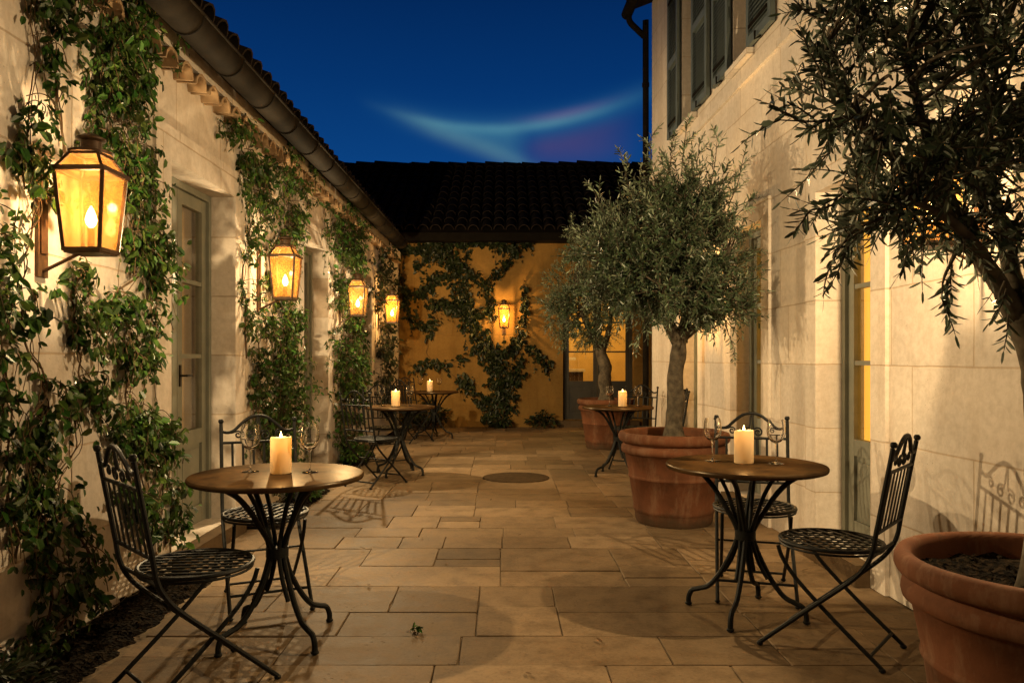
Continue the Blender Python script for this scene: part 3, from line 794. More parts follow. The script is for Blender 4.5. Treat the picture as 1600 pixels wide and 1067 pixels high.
# ------------------------------------------------------------------ climbing vines
def vine(name, at, strands, seed, label, leaf_len, mat, overlay=1.0, depth=.10, down=1.0, tendrils=.4, cull=-.17):
    """strands: lists of (u, v, half width); leaves and stems hang on the wall plane given by at()"""
    rg = random.Random(seed)
    S0 = strands[0][1] if isinstance(strands[0], tuple) else strands[0]
    u0, v0 = S0[0][:2]
    b0 = at(u0, v0, 0); b0 = Vector((b0.x, b0.y, 0))
    e = empty(name, b0, world=True); tag(e, label, 'climbing vine')
    st = MB(); lv = MB()
    for S in strands:
        cov = overlay
        if isinstance(S, tuple): cov, S = S[0]*overlay, S[1]
        pts = [Vector(q) for q in S]
        fine = catmull(pts, 8)
        nst = 1 + int(max(q[2] for q in S) > 14) + int(max(q[2] for q in S) > 30)
        for k in range(nst):
            ph = rg.uniform(0, 99); P_ = []
            for i, q in enumerate(fine):
                w = q.z*.45
                P_.append(at(q.x+w*noise.noise((i*.22,ph,0))*1.6, q.y, .012+.035*(1+noise.noise((i*.3,ph,4)))*.5+.01*k))
            st.tube(P_, [max(.002, .006*(1-.6*i/len(P_))*(1 if k == 0 else .6)) for i in range(len(P_))], 5, caps=False)
        # leaves: clumps along the strand
        for i in range(len(fine)-1):
            a, b_ = fine[i], fine[i+1]
            ln = (Vector((a.x,a.y))-Vector((b_.x,b_.y))).length; w = max(2., (a.z+b_.z)/2)
            pm = at(a.x, a.y, 0); lp = leaf_len*F/pm.y
            want = cov*3.3*ln*2*w/(lp*lp*.42); ncl = want/7.0
            ncl = int(ncl)+(rg.random() < ncl-int(ncl))
            for _ in range(ncl):
                t = rg.random(); side = max(-1.25, min(1.25, rg.gauss(0,.52)))
                cu = a.x+(b_.x-a.x)*t+side*w; cv = a.y+(b_.y-a.y)*t+rg.uniform(-.5,.5)*w*.6
                if noise.noise((cu/(lp*3.6), cv/(lp*3.6), seed)) < cull: continue
                dp_ = (.02+depth*rg.random()**1.3)*(1-.5*abs(side))
                c = at(cu, cv, dp_)
                nl = rg.randint(5,9); sp = leaf_len*rg.uniform(.7,1.3)
                # small shoot the clump grows on
                root = at(a.x+(b_.x-a.x)*t, cv-rg.uniform(0,.6)*w, .015)
                if rg.random() < .6: st.tube(catmull([root, root.lerp(c,.5)+Vector((0,0,.02)), c, c+Vector((rg.uniform(-.03,.03), rg.uniform(-.03,.03), -.06))], 3), .0022, 4, caps=False)
                for _ in range(nl):
                    v = rvec(rg)*sp*rg.uniform(.3,1.2); p = c+v
                    q = at(cu, cv, 0); outn = (at(cu,cv,.1)-q).normalized()
                    dd = (p-q).dot(outn)
                    if dd < .012: p += outn*(.012-dd+.01*rg.random())
                    d = (Vector((0,0,-1))*down*rg.uniform(.3,1.1)+rvec(rg)*.75+outn*rg.uniform(-.05,.5)).normalized()
                    l = leaf_len*rg.uniform(.45,1.4)
                    leaf(lv, p, d, outn+Vector((0,0,.35))+rvec(rg)*.6, l, l*rg.uniform(.5,.68), rg.uniform(0,.25), .42)
                if rg.random() < tendrils*.35:
                    tl = rg.uniform(.10,.38); q0 = c; P_ = [q0]
                    for k in range(5):
                        q0 = q0+Vector((0,0,-tl/5))+rvec(rg)*.022; P_.append(q0)
                    st.tube(P_, .0018, 4, caps=False)
                    for k in range(rg.randint(3,7)):
                        q0 = P_[rg.randint(1,5)]; l = leaf_len*rg.uniform(.45,.9)
                        leaf(lv, q0, (Vector((0,0,-1))+rvec(rg)*.8).normalized(), rvec(rg), l, l*.55, .1, .42)
    st.build('stem', M['vine_stem'], e, smooth=True, recalc=False, sharp=0)
    lv.build('leaves', mat, e, recalc=False)
    return e

VL = M['vine_leaf']
vine('climbing_vine', atL, [
    [(70,985,22),(60,880,26),(45,780,30),(40,690,32),(55,610,34),(30,540,16),(18,450,9),(30,370,24),(45,300,28),(28,230,20),(36,150,14),(44,60,18),(40,-30,24)],
    (.8,[(20,1030,30),(90,960,34),(130,900,26),(110,830,14),(75,760,12),(110,690,10),(95,620,14)]),
    (.8,[(8,880,18),(4,760,18),(0,640,18),(-20,480,18),(-30,300,30)]),
    (.7,[(85,240,8),(78,150,10),(70,60,14),(100,0,22)]),
    ], 21, 'sparse straggling vine before the nearest lantern at the photo left edge', .048, VL, 1.45, .12)
vine('climbing_vine', atL, [
    [(215,840,26),(205,770,30),(205,700,36),(190,620,32),(195,540,36),(170,480,34),(205,420,36),(190,330,42),(185,240,36),(165,150,52),(170,80,72),(160,10,80),(150,-50,80)],
    (1.0,[(225,100,34),(245,60,30),(215,20,40)]),
    (.9,[(120,410,22),(105,470,20),(110,545,24),(130,620,22),(160,690,20)]),
    (.8,[(225,290,18),(232,380,18),(235,450,14),(222,520,12)]),
    (.8,[(250,850,12),(258,790,16),(245,720,20),(240,650,20)]),
    (.7,[(130,330,12),(122,270,14),(130,200,20)]),
    ], 22, 'thick leafy vine wrapped round the biggest lantern, just before the first door', .048, VL, 1.9, .15)
vine('climbing_vine', atL, [
    [(425,760,22),(430,690,42),(435,620,44),(440,560,34),(440,500,30),(432,440,22),(440,380,24),(450,310,34),(452,250,34),(440,225,26)],
    (1.0,[(378,560,5),(378,500,8),(374,440,6),(382,380,10),(384,310,14),(380,250,20),(366,205,26),(352,178,14)]),
    (.9,[(410,350,6),(402,290,8),(395,240,10)]),
    (.8,[(400,700,20),(395,640,16),(398,560,10),(402,490,12)]),
    ], 23, 'bushy vine round the second lantern, hanging from the gutter in two tails', .047, VL, 1.6, .14)
vine('climbing_vine', atL, [
    [(538,705,20),(540,640,24),(540,570,26),(538,500,24),(535,440,22),(534,380,27),(528,330,25),(522,300,16)],
    (1.0,[(560,640,8),(556,560,10),(552,470,10),(550,370,22),(545,335,18)]),
    ], 24, 'dense column of vine covering the pier past the second door, up to the gutter', .052, VL, 1.8, .14)
vine('climbing_vine', atL, [
    [(594,650,12),(594,580,14),(590,520,12),(592,450,14),(596,400,15),(600,378,13)],
    (.9,[(604,640,8),(604,560,8),(606,480,7),(610,420,7)]),
    ], 25, 'dark narrow vine in the far left corner around the smallest side lantern', .075, M['vine_leaf_dark'], 1.3, .14)
def c7(L_): return [(520+x/2.32, 240+y/2.32, w/2.32) for x, y, w in L_]
vine('climbing_vine', atB, [
    (1.0, c7([(560,975,30),(600,900,60),(615,830,50),(570,750,46),(540,670,42),(500,600,44),(450,560,44),(400,545,36),(360,555,14)])),
    (.30, c7([(560,965,6),(520,900,10),(455,820,8),(360,745,14),(340,690,22),(365,630,20),(370,580,16)])),
    (1.0, c7([(500,600,30),(480,520,34),(450,450,38),(435,380,44),(410,340,40),(330,345,34),(240,345,34)])),
    (1.0, c7([(440,440,16),(370,450,26),(320,505,28),(265,512,14)])),
    (.9, c7([(350,640,16),(300,612,20),(268,575,16),(262,490,14),(235,425,18),(190,400,20)])),
    (.9, c7([(420,335,20),(500,325,18),(570,325,22),(640,340,26),(720,325,14)])),
    (.9, c7([(440,400,20),(500,432,22),(540,465,14),(565,520,28),(560,590,26)])),
    (.9, c7([(590,740,16),(650,705,22),(680,650,20),(690,580,12),(690,500,10),(690,455,10)])),
    (.9, c7([(650,705,10),(735,718,18),(780,790,14)])),
    (.8, c7([(660,345,20),(640,385,22),(590,440,16),(560,470,10)])),
    (.8, c7([(640,690,14),(680,740,20),(650,830,26),(640,870,16)])),
    (.8, c7([(470,800,22),(500,850,26),(540,900,24)])),
    (.6, c7([(300,790,8),(330,760,16),(420,760,22),(470,740,20)])),
    (.8, c7([(310,420,16),(350,370,18),(390,390,20)])),
    ], 26, 'wide spreading vine fanned across the ochre end wall beside its lantern', .085, M['vine_leaf_dark'], 1.15, .10, .8, .5, -.42)

# low plants at the wall foot
def shrub(loc, r, h, n, seed, label, mat, ll, sx=1.0):
    rg = random.Random(seed); e = empty('low_plant', loc); tag(e, label, 'plant', 'low plants at the wall foot')
    lv = MB(); st = MB()
    for i in range(n):
        t = rg.uniform(0,2*PI); q = r*rg.random()**.6; hh = h*(1-.6*(q/r)**2)*rg.uniform(.4,1.1)
        tip = Vector((q*math.cos(t)*sx, q*math.sin(t)*(1/sx), hh)); a = Vector((tip.x*.35, tip.y*.35, -.01))
        P_ = catmull([a, a.lerp(tip,.6)+Vector((0,0,hh*.25)), tip], 3); st.tube(P_, .002, 4, caps=False)
        for k in range(7):
            p = P_[rg.randint(2,len(P_)-1)]+rvec(rg)*ll*.4; p.z = max(p.z, .02)
            d = (Vector((math.cos(t),math.sin(t),rg.uniform(-.4,.7)))+rvec(rg)*.7).normalized(); l = ll*rg.uniform(.6,1.2)
            leaf(lv, p, d, Vector((0,0,1))+rvec(rg)*.6, l, l*.5, .15, .45)
    st.build('stem', M['vine_stem'], e, smooth=True, recalc=False, sharp=0); lv.build('leaves', mat, e, recalc=False)
shrub((-1.76,2.62,0), .21, .22, 60, 31, 'dark leafy plant in the soil bed behind the nearest folding chair', M['vine_leaf_dark'], .05, .8)
shrub((-1.74,6.75,0), .22, .20, 70, 33, 'leafy plant in the soil bed past the first door', VL, .055, .75)
shrub((-1.72,8.95,0), .24, .24, 80, 34, 'low green plant between the chairs and the vine column', VL, .06, .6)
shrub((-1.35,13.45,0), .34, .50, 90, 35, 'dark bushy plant at the end wall behind the furthest set table', M['vine_leaf_dark'], .09, 1.4)
shrub((-.02,13.5,0), .16, .22, 26, 36, 'low dark plant at the foot of the spreading wall vine', M['vine_leaf_dark'], .09, 1.5)
shrub((-.40,3.42,0), .035, .012, 6, 39, 'tiny green weed growing in a joint of the bare paving', VL, .022)
shrub((.72,13.5,0), .18, .28, 28, 37, 'low dark plant at the end wall left of the lit door', M['vine_leaf_dark'], .09, 1.5)

M['dry_leaf'] = simple('dry leaf', (.07,.042,.02), .8, 0, 30, .4, .1, .1)
mb = MB(); leaf(mb, Vector((-.022,0,.010)), Vector((1,0,.06)), Vector((0,0,1)), .046, .018, -.12, .45)
fl0 = mb.build('fallen_leaf', M['dry_leaf'], recalc=False)
fr_ = random.Random(17)
for i, (x_, y_) in enumerate([(-.72,4.1),(-.35,4.6),(.12,5.3),(-.55,5.2),(.42,3.3),(-.9,4.9),(.1,2.95),(.75,4.7),(-.1,6.6),(-1.35,3.2),(-1.42,4.0),(.62,2.75),(-.62,6.2),(1.75,4.4)]):
    o = fl0 if i == 0 else fl0.copy()
    if i: COL.objects.link(o)
    o.location = (x_, y_, 0); o.rotation_euler = (fr_.uniform(-.1,.1), 0, fr_.uniform(0,6.3)); k = fr_.uniform(.6,1.1); o.scale = (k,k,k)
    tag(o, 'small dry brown leaf lying on the paving', 'fallen leaf', 'dry leaves scattered on the paving')

# ------------------------------------------------------------------ lanterns
def lampdata(name, col, power, smooth, rad):
    l = bpy.data.lights.new(name, 'POINT'); l.energy = power; l.color = col; l.shadow_soft_size = rad
    l.use_nodes = True; nt = l.node_tree; em = nt.nodes['Emission']
    lf = N(nt, 'ShaderNodeLightFalloff'); lf.inputs['Strength'].default_value = 1; lf.inputs['Smooth'].default_value = smooth
    L(nt, lf.outputs['Quadratic'], em.inputs['Strength']); return l
LAMP = lampdata('lantern glow', (1,.87,.70), 300, 1.7, .02)
LAMP2 = lampdata('lantern glow far', (1,.66,.30), 62, .14, .02)
LAMP3 = lampdata('lantern glow strong', (1,.87,.70), 440, 1.9, .02)
AMBER = lampdata('lantern amber glow', (1,.46,.10), 9, .006, .02)
def make_lantern():
    e = empty('wall_lantern', (0,0,0))
    # origin at the wall, lantern hangs at x = .215; z=0 is the lantern bottom
    cx = .215; st, sb = .099, .074; zs = .335; zt = .412; sr = .056
    fr = MB()
    cor = lambda s, z: [(cx-s,-s,z),(cx+s,-s,z),(cx+s,s,z),(cx-s,s,z)]
    A, B, C = cor(sb, .01), cor(st, zs), cor(sr, zt)
    for i in range(4):
        j = (i+1) % 4
        for Q in (A, B, C): fr.bar(Q[i], Q[j], .016, .016)
        fr.bar(A[i], B[i], .014, .014, (1,.3,0)); fr.bar(B[i], C[i], .012, .012, (1,.3,0))
        fr.ball(A[i], .011, 6, 4); fr.ball(B[i], .0115, 6, 4); fr.ball(C[i], .011, 6, 4)
    fr.box(cx-st-.012, cx+st+.012, -st-.012, -st+.006, zs-.006, zs+.012); fr.box(cx-st-.012, cx+st+.012, st-.006, st+.012, zs-.006, zs+.012)
    fr.box(cx-st-.012, cx-st+.006, -st+.006, st-.006, zs-.006, zs+.012); fr.box(cx+st-.006, cx+st+.012, -st+.006, st-.006, zs-.006, zs+.012)
    fr.box(cx-sb, cx+sb, -sb, sb, -.004, .006)
    fr.build('frame', M['lantern_iron'], e)
    gl = MB()
    i_ = lambda Q, k=.96: [(cx+(x-cx)*k, y*k, z) for x, y, z in Q]
    a, b_, c = i_(A), i_(B), i_(C)
    for i in range(4):
        j = (i+1) % 4; gl.add([a[i],a[j],b_[j],b_[i]], [(0,1,2,3)]); gl.add([b_[i],b_[j],c[j],c[i]], [(0,1,2,3)])
    gl.build('glass', M['amber'], e)
    cp = MB(); cp.lathe([(.085,zt+.002),(.088,zt+.012),(.06,zt+.02),(.042,zt+.024),(.042,zt+.055),(.058,zt+.062),(.058,zt+.07),(.03,zt+.085),(.012,zt+.092)], 20, o=(cx,0,0))
    cp.build('cap', M['lantern_iron'], e, smooth=True)
    bk = MB(); bk.box(.001, .014, -.035, .035, -.10, .40); bk.box(.014, .02, -.022, .022, 0, .38)
    bk.tube([(.012,0,-.075),(cx-.05,0,.0)], .008, 8)
    bk.tube([(.012,0,zs+.02),(cx-st-.005,0,zs+.005)], .009, 8)
    bk.build('bracket', M['lantern_iron'], e)
    bu = MB(); bu.lathe([(.03,.006),(.03,.02),(.014,.026),(.014,.10),(.017,.104),(.010,.108)], 14, o=(cx,0,0)); bu.build('burner', M['lantern_iron'], e, smooth=True)
    fl = MB(); fl.lathe([(.006,.108),(.018,.122),(.023,.140),(.018,.164),(.008,.188),(.001,.20)], 12, o=(cx,0,0)); fl.build('flame', M['flame'], e, smooth=True)
    lo = bpy.data.objects.new('lamp_light', LAMP); COL.objects.link(lo); lo.parent = e; lo.location = (cx, 0, .24)
    lo = bpy.data.objects.new('flame_light', AMBER); COL.objects.link(lo); lo.parent = e; lo.location = (cx, 0, .222)
    return e
LZ = 1.672
lan = make_lantern()
spots = [((XL(3.2),3.2,LZ),0,'biggest lit lantern, on the left wall among thick vine leaves'),
         ((XL(5.98),5.98,LZ+.02),0,'lit lantern with amber glass between the first two doors on the left wall'),
         ((XL(8.85),8.85,LZ+.05),0,'lit lantern half sunk in the dense vine column on the left wall'),
         ((XL(11.45),11.45,LZ+.09),0,'small lit lantern in the dark far left corner'),
         ((.03,YB,LZ+.10),-PI/2,'lit lantern alone on the ochre end wall, rays of light around it'),
         ((XR(3.22),3.22,LZ+.03),PI,'lit lantern glowing through the dark olive crown on the right wall'),
         ((XR(6.92),6.92,LZ-.02),PI,'lit lantern hidden behind the full silvery olive crown')]
for i, (loc, rz, lab) in enumerate(spots):
    o = lan if i == 0 else copy_tree(lan)
    o.location = loc; o.rotation_euler = (0,0,rz); tag(o, lab, 'wall lantern', 'lit wall lanterns')
    if i in (3,4,6):
        for c in children(o):
            if c.type == 'LIGHT' and c.data == LAMP: c.data = LAMP2
    if i == 2:
        for c in children(o):
            if c.type == 'LIGHT' and c.data == LAMP: c.data = LAMP3

# ------------------------------------------------------------------ furniture
def make_chair():
    e = empty('folding_chair', (0,0,0))
    # front towards -y
    W = .19; r = .0095
    bkp = lambda z: .215+(z-.47)*.18          # y of the sloping back at height z
    fr = MB()
    for s in (-1, 1):
        x = s*W
        up = [(x,bkp(.885),.885),(x,bkp(.70),.70),(x,bkp(.55),.55),(x,bkp(.47),.47),(x,.185,.405),(x,.125,.335),(x,-.05,.18),(x,-.235,.014)]
        fr = MB(); fr.tube(catmull(up,4), r, 8); fr.ball((x,-.235,.010), .0145, 8, 5, .7); fr.ball((x,bkp(.90),.898), .0145, 8, 5)
        fr.build('back_leg', M['iron'], e, smooth=True)
        xi = s*(W-.024)
        lg = [(xi,-.165,.437),(xi,-.145,.385),(xi,-.085,.305),(xi,.06,.17),(xi,.245,.014)]
        f2 = MB(); f2.tube(catmull(lg,4), r*.95, 8); f2.ball((xi,.245,.010), .0145, 8, 5, .7)
        f2.build('front_leg', M['iron'], e, smooth=True)
    for P_, q in (([(-W+.024,.20,.054),(W-.024,.20,.054)],.007),([(-W,-.15,.092),(W,-.15,.092)],.007),([(-W-.004,.038,.257),(W+.004,.038,.257)],.006),([(-W,.20,.44),(W,.20,.44)],.007)):
        fx = MB(); fx.tube(P_, q, 8); fx.build('stretcher', M['iron'], e, smooth=True)
    bk = MB()
    zl, zm = .545, .785
    for z in (zl, zm): bk.tube([(-W,bkp(z),z),(W,bkp(z),z)], .0075, 8)
    for k in range(6):
        x = -W+.055+k*(2*W-.11)/5; bk.bar((x,bkp(zl),zl),(x,bkp(zm),zm), .0125, .005, (0,1,0))
    bk.build('back_slats', M['iron'], e, smooth=True)
    ar = MB()
    pts = [(-W,.845),(-.155,.838),(-.125,.848),(-.09,.880),(-.045,.913),(0,.922),(.045,.913),(.09,.880),(.125,.848),(.155,.838),(W,.845)]
    ar.tube([Vector((p.x,bkp(p.z),p.z)) for p in catmull([(x,0,z) for x, z in pts],4)], .0085, 8)
    def spiral(cx, cz, r0, t0, turns, sg):
        return [(cx+sg*r0*(1-.72*i/22)*math.cos(t0+turns*2*PI*i/22), cz+r0*(1-.72*i/22)*math.sin(t0+turns*2*PI*i/22)) for i in range(23)]
    for sg in (-1,1):
        a = spiral(sg*.034, .818, .026, PI*.75, -1.35, sg)
        lead = [(sg*.004,.915),(sg*.006,.885),(sg*.010,.855)]
        c = catmull([(x,0,z) for x, z in lead+a],2)
        ar.tube([Vector((p.x,bkp(p.z),p.z)) for p in c], .005, 6)
        b2 = spiral(sg*.105, .825, .020, PI*.3, 1.3, sg)
        c = catmull([(x,0,z) for x, z in [(sg*.165,.838),(sg*.14,.835)]+b2],2)
        ar.tube([Vector((p.x,bkp(p.z),p.z)) for p in c], .0045, 6)
    ar.build('top_rail', M['iron'], e, smooth=True)
    se = MB(); rs_ = .205; cy = .0; z = .452
    se.tube([(rs_*math.cos(2*PI*k/40), cy+rs_*math.sin(2*PI*k/40), z) for k in range(40)], .009, 8, closed=True)
    se.tube([(rs_*math.cos(2*PI*k/40), cy+rs_*math.sin(2*PI*k/40), z-.016) for k in range(40)], .005, 6, closed=True)
    for dx, dy, dz in ((.6,.8,.003),(.6,-.8,-.003)):
        k = -4.5
        while k <= 4.5:
            o = k*.0415; h = math.sqrt(max(0, (rs_-.003)**2-o*o))
            nx, ny = -dy, dx
            if h > .03: se.bar((nx*o-dx*h, cy+ny*o-dy*h, z+dz),(nx*o+dx*h, cy+ny*o+dy*h, z+dz), .0135, .004, (0,0,1))
            k += 1
    se.build('seat', M['iron'], e, smooth=True)
    return e
def make_table():
    e = empty('bistro_table', (0,0,0))
    tp = MB(); tp.lathe([(.30,.700),(.362,.700),(.371,.703),(.375,.710),(.375,.719),(.371,.7245),(.362,.726),(.0005,.7265)], 64)
    tp.build('tabletop', M['top'], e, smooth=True)
    for k in range(4):
        a = PI/4+k*PI/2; c, s = math.cos(a), math.sin(a); lg = MB()
        P1 = lambda r, z, o=0: (r*c-o*s, r*s+o*c, z)
        prof = [(.29,.698),(.25,.686),(.19,.645),(.135,.58),(.085,.50),(.045,.43),(.033,.385),(.045,.335),(.078,.26),(.122,.18),(.175,.115),(.225,.092),(.26,.078),(.276,.045),(.278,.012)]
        lg.tube(catmull([P1(r, z, .010) for r, z in prof],4), .0125, 8); lg.ball(P1(.278,.011,.01), .018, 10, 5, .6)
        pr2 = [(.17,.698),(.135,.665),(.092,.585),(.062,.50),(.040,.43),(.033,.385),(.042,.335),(.068,.26),(.108,.19)]
        lg.tube(catmull([P1(r, z, -.012) for r, z in pr2],4), .010, 8)
        lg.build('leg', M['iron'], e, smooth=True)
    co = MB(); co.lathe([(.040,.36),(.049,.364),(.049,.405),(.040,.409)], 16); rg_ = MB(); rg_.tube([(.27*math.cos(2*PI*k/48), .27*math.sin(2*PI*k/48), .692) for k in range(48)], .006, 6, closed=True)
    rg_.build('rim_ring', M['iron'], e, smooth=True)
    co.build('collar', M['iron'], e, smooth=True)
    return e
CAND = lampdata('candle glow', (1,.58,.22), 2.6, .012, .012)
CIN = lampdata('candle inner glow', (1,.62,.24), .8, .003, .008)
def make_candle():
    e = empty('pillar_candle', (0,0,0)); r, h = .046, .158
    c = MB(); c.lathe([(r-.002,0),(r,.003),(r,h-.008),(r-.002,h-.002),(r-.005,h),(r-.009,h-.002),(r-.012,h-.012),(r-.014,h-.05),(r-.020,h-.066),(.0005,h-.07)], 36)
    c.v = [(x, y_, z+(.005*noise.noise((x*40,y_*40,3))+.06*x if z > h-.02 else 0)) for x, y_, z in c.v]
    c.build('wax', M['wax'], e, smooth=True, sharp=0)
    w = MB(); w.tube([(0,0,h-.07),(.001,0,h-.02),(.002,0,h-.006)], .0014, 6); w.build('wick', M['dark'], e)
    f = MB(); f.lathe([(.001,h-.012),(.0045,h-.006),(.006,h+.001),(.0045,h+.010),(.002,h+.020),(.0004,h+.026)], 10); f.build('flame', M['candle_flame'], e, smooth=True)
    lo = bpy.data.objects.new('flame_light', CAND); COL.objects.link(lo); lo.parent = e; lo.location = (0,0,h+.045)
    lo = bpy.data.objects.new('flame_light', CIN); COL.objects.link(lo); lo.parent = e; lo.location = (0,0,h-.026)
    return e
def make_glass():
    e = empty('wine_glass', (0,0,0))
    base = MB(); base.lathe([(.036,.0005),(.037,.0015),(.030,.0035),(.010,.006),(.0045,.012),(.0036,.03),(.0036,.085),(.005,.094),(.0088,.0988)], 28, cap1=True); base.build('stem', M['wine'], e, smooth=True)
    bo = MB(); out = [(.009,.099),(.024,.107),(.036,.122),(.0425,.143),(.0435,.158),(.041,.185),(.036,.212)]
    inn = [(.0345,.212),(.0398,.185),(.0422,.158),(.0412,.143),(.0345,.124),(.022,.110),(.001,.103)]
    bo.lathe(out+inn, 32, cap0=True, cap1=True); bo.build('bowl', M['wine'], e, smooth=True)
    return e
TB, CH, CA, GL = make_table(), make_chair(), make_candle(), make_glass()
used = {'t':0,'c':0,'k':0,'g':0}
def put(proto, key, loc, rz, label, cat, group):
    o = proto if used[key] == 0 else copy_tree(proto)
    used[key] += 1; o.location = loc; o.rotation_euler = (0,0,rz); tag(o, label, cat, group); return o
TZ = .7268
def table(x, y, rz, where, cand, glasses, glabels):
    put(TB, 't', (x,y,0), rz, 'round iron bistro table with lit candle, '+where, 'table', 'round bistro tables')
    put(CA, 'k', (x+cand[0],y+cand[1],TZ), random.uniform(0,6), 'lit cream pillar candle on the bistro table '+where, 'candle', 'lit pillar candles')
    for (gx_, gy_), gl_ in zip(glasses, glabels):
        put(GL, 'g', (x+gx_,y+gy_,TZ), random.uniform(0,6), gl_, 'wine glass', 'wine glasses on the bistro tables')
def chair(x, y, face, label):
    """face = direction the sitter looks (dx, dy)"""
    rz = math.atan2(face[1], face[0])+PI/2
    put(CH, 'c', (x,y,0), rz, label, 'chair', 'folding iron chairs')
table(-.99,3.35,R(2),'closest on the left by the thick vine', (.01,.02), [(-.135,.05),(.135,.03)],
      ['wine glass left of the candle, on the closest table of the vine side','wine glass right of the candle, on the closest table of the vine side'])
table(1.17,3.67,R(12),'closest on the right by the cut-off pot', (0,.02), [(-.135,.08),(.145,-.01)],
      ['wine glass left of the candle, on the table beside the house wall','wine glass right of the candle, on the table beside the house wall'])
table(-1.09,8.1,R(20),'before the dense vine column', (-.045,.0), [(-.20,.03),(.10,.03)],
      ['small wine glass left of the candle, on the table before the vine column','small wine glass right of the candle, on the table before the vine column'])
table(-1.05,11.75,R(40),'furthest, before the ochre end wall', (-.07,0), [(-.22,.05),(.07,.05)],
      ['tiny wine glass left of the candle on the furthest table','tiny wine glass right of the candle on the furthest table'])
table(1.22,8.05,R(70),'between two olive pots', (.05,.0), [(-.08,.05),(.22,.05)],
      ['wine glass left of the candle, on the table between two olive pots','wine glass right of the candle, on the table between two olive pots'])
chair(-1.165,2.90,(.72,.70),'black folding chair with its back sunk in vine leaves, cropped at the bottom edge')
chair(-1.20,3.86,(.42,-.91),'black folding chair behind the closest left table, before the first door')
chair(1.41,3.27,(-.76,.65),'black folding chair seen from the side beside the cut off terracotta pot')
chair(1.33,4.02,(-.26,-.96),'black folding chair behind the closest right table, curled top rail showing')
chair(-1.24,7.45,(.55,.84),'black folding chair with its back to us at the table before the vine column')
chair(-1.30,8.62,(.5,-.86),'black folding chair behind the table before the vine column')
chair(-1.32,11.25,(.6,.8),'black folding chair with its back to us at the furthest table')
chair(-1.38,12.3,(.75,-.66),'black folding chair with an arched back behind the furthest table')
chair(1.47,8.58,(-.5,-.86),'black folding chair behind the table between two olive pots')
chair(1.60,7.85,(-.95,.1),'black folding chair by the house wall, half hidden by the middle terracotta pot')

# side table with a bowl inside the lit room of the end wing
e = empty('cabinet', (1.38,YB+2.2,.1)); tag(e, 'low dark cabinet with a pale worktop seen inside the lit end room', 'cabinet')
mb = MB(); mb.box(-.5,.28,-.25,.25,0,.86); mb.box(-.48,-.12,-.262,-.25,.05,.82); mb.box(-.09,.26,-.262,-.25,.05,.82); mb.build('body', M['furniture_dark'], e)
mb = MB(); mb.box(-.54,.32,-.29,.27,.86,.91); mb.build('worktop', M['stone_y'], e)
mb = MB(); mb.box(-.5,.16,.05,.27,1.10,1.16); mb.build('shelf', M['stone_y'], e)
# ------------------------------------------------------------------ light, sky, camera
l = bpy.data.lights.new('room lamp', 'POINT'); l.energy = 95; l.color = (1,.66,.22); l.shadow_soft_size = .12
o = bpy.data.objects.new('room_light', l); COL.objects.link(o); o.location = (1.9, YB+1.5, 2.5)

w = bpy.data.worlds.new('World'); sc.world = w; w.use_nodes = True
nt = w.node_tree; bg = nt.nodes['Background']
tc = N(nt, 'ShaderNodeTexCoord'); sp = N(nt, 'ShaderNodeSeparateXYZ'); L(nt, tc.outputs['Generated'], sp.inputs[0])
mm = lambda op, a, b_=None, c=None: math_n(nt, op, a, b_, c)
yy = mm('MAXIMUM', sp.outputs['Y'], .05)
# direction measured as tangents from due along-courtyard, in thousandths
u = mm('MULTIPLY', mm('DIVIDE', sp.outputs['X'], yy), 1190.); v = mm('MULTIPLY', mm('DIVIDE', sp.outputs['Z'], yy), 1190.)
front = mm('GREATER_THAN', sp.outputs['Y'], .3)
def sstep(x, a, b_):
    n = N(nt, 'ShaderNodeMapRange', interpolation_type='SMOOTHSTEP'); L(nt, x, n.inputs[0]); n.inputs[1].default_value = a; n.inputs[2].default_value = b_
    return n.outputs[0]
def gauss(x, s): 
    q = mm('DIVIDE', x, s); return mm('POWER', 2.718, mm('MULTIPLY', mm('MULTIPLY', q, q), -1.0))
base = ramp(nt, sp.outputs['Z'], [(.0,(.006,.075,.30)),(.22,(.0035,.058,.235)),(.34,(.0015,.034,.155)),(.44,(.0008,.020,.098)),(.58,(.0003,.005,.026)),(1.0,(.0001,.002,.010))])
# high thin streak: parabola  v = 359 + .001 (u+15)^2, and a lower limb
ux = mm('ADD', u, 12.)
vA = mm('MULTIPLY_ADD', mm('MULTIPLY', ux, ux), .00098, 359.)
dA = mm('SUBTRACT', v, vA)
winA = mm('MULTIPLY', sstep(u, -235, -60), mm('SUBTRACT', 1.0, sstep(u, 60, 250)))
lineA = mm('MULTIPLY', gauss(dA, 8.), winA)
glowA = mm('MULTIPLY', gauss(dA, 20.), mm('MULTIPLY', sstep(u, -240, -80), mm('SUBTRACT', 1.0, sstep(u, 150, 330))))
vB = mm('MULTIPLY_ADD', mm('ADD', u, 185.), -.40, 389.)
dB = mm('SUBTRACT', v, vB)
winB = mm('MULTIPLY', sstep(u, -190, -90), mm('SUBTRACT', 1.0, sstep(u, 0, 95)))
lineB = mm('MULTIPLY', gauss(dB, 14.), winB)
fill = mm('MULTIPLY', mm('MULTIPLY', sstep(dB, -8, 14), mm('SUBTRACT', 1.0, sstep(dA, -12, 8))), mm('MULTIPLY', sstep(u, -150, -40), mm('SUBTRACT', 1.0, sstep(u, 5, 50))))
pur = mm('MULTIPLY', mm('SUBTRACT', 1.0, sstep(dA, -38, -4)), mm('MULTIPLY', mm('MULTIPLY', sstep(u, 15, 75), mm('SUBTRACT', 1.0, sstep(u, 110, 230))), sstep(v, 285, 335)))
pur2 = mm('MULTIPLY', gauss(mm('SUBTRACT', dA, 10.), 8.), gauss(mm('SUBTRACT', u, 100.), 60.))
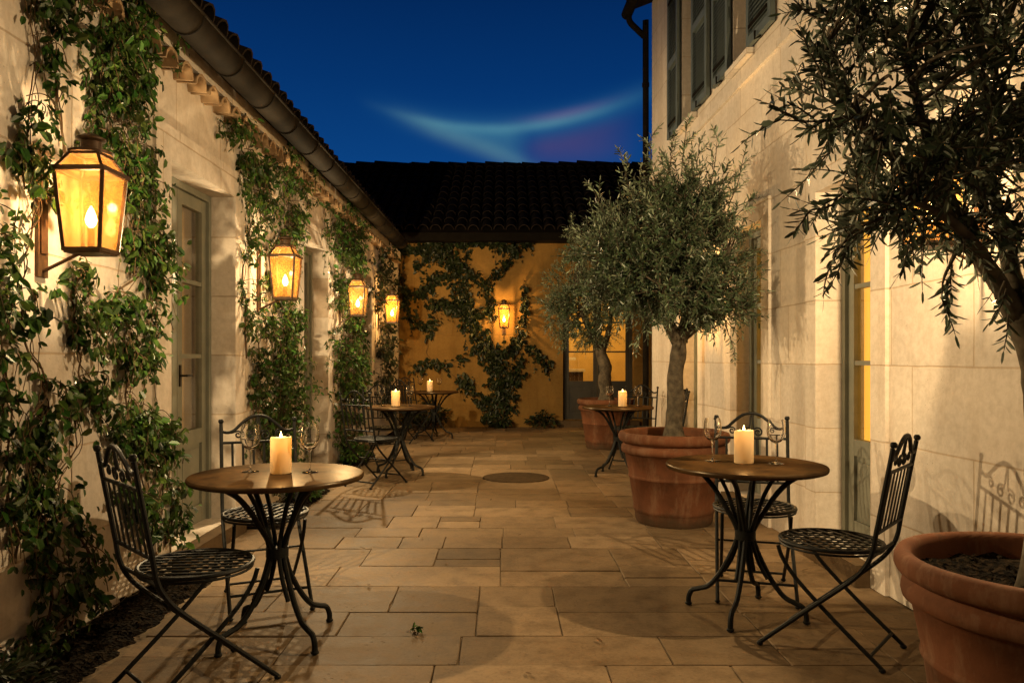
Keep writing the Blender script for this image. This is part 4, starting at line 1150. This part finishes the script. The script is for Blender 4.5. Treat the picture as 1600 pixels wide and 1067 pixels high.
def scale(c, f):
    n = N(nt, 'ShaderNodeVectorMath', operation='SCALE'); n.inputs[0].default_value = c; L(nt, f, n.inputs['Scale']); return n.outputs[0]
def addv(a, b_):
    n = N(nt, 'ShaderNodeVectorMath', operation='ADD'); L(nt, a, n.inputs[0]); L(nt, b_, n.inputs[1]); return n.outputs[0]
tot = addv(scale((.036,.085,.055), lineA), scale((.008,.040,.045), glowA))
tot = addv(tot, scale((.042,.080,.040), lineB)); tot = addv(tot, scale((.020,.055,.034), fill))
tot = addv(tot, scale((.040,.004,-.015), pur)); tot = addv(tot, scale((.055,.02,.02), pur2))
wn_ = N(nt, 'ShaderNodeTexNoise'); wn_.inputs['Scale'].default_value = 9; wn_.inputs['Detail'].default_value = 6; L(nt, tc.outputs['Generated'], wn_.inputs['Vector'])
front = mm('MULTIPLY', front, mm('MULTIPLY_ADD', wn_.outputs['Fac'], 1.1, .45))
gate = N(nt, 'ShaderNodeVectorMath', operation='SCALE'); L(nt, tot, gate.inputs[0]); L(nt, front, gate.inputs['Scale'])
bs_ = N(nt, 'ShaderNodeVectorMath', operation='SCALE'); L(nt, base, bs_.inputs[0]); L(nt, mm('MULTIPLY_ADD', sstep(sp.outputs['Y'], -.2, .6), .85, .15), bs_.inputs['Scale'])
fin = addv(bs_.outputs[0], gate.outputs[0])
L(nt, fin, bg.inputs['Color']); bg.inputs['Strength'].default_value = .80

cam = bpy.data.cameras.new('camera'); co = bpy.data.objects.new('camera', cam); COL.objects.link(co)
co.location = (0,0,H); co.rotation_euler = (PI/2,0,0)
cam.sensor_width = 36; cam.lens = F/1600*36; cam.shift_x = (800-CX)/1600; cam.shift_y = (CY-533.5)/1600
cam.clip_start = .05; cam.clip_end = 500
sc.camera = co
for o in COL.objects:
    if '_world' in o: del o['_world']
sc.view_settings.view_transform = 'Standard'; sc.view_settings.look = 'None'; sc.view_settings.exposure = .28; sc.view_settings.gamma = 1
sc.render.engine = 'CYCLES'
sc.cycles.use_denoising = True
sc.cycles.max_bounces = 8; sc.cycles.diffuse_bounces = 2; sc.cycles.transparent_max_bounces = 16
sc.cycles.sample_clamp_direct = 25; sc.cycles.sample_clamp_indirect = 6; sc.cycles.caustics_reflective = False; sc.cycles.caustics_refractive = False
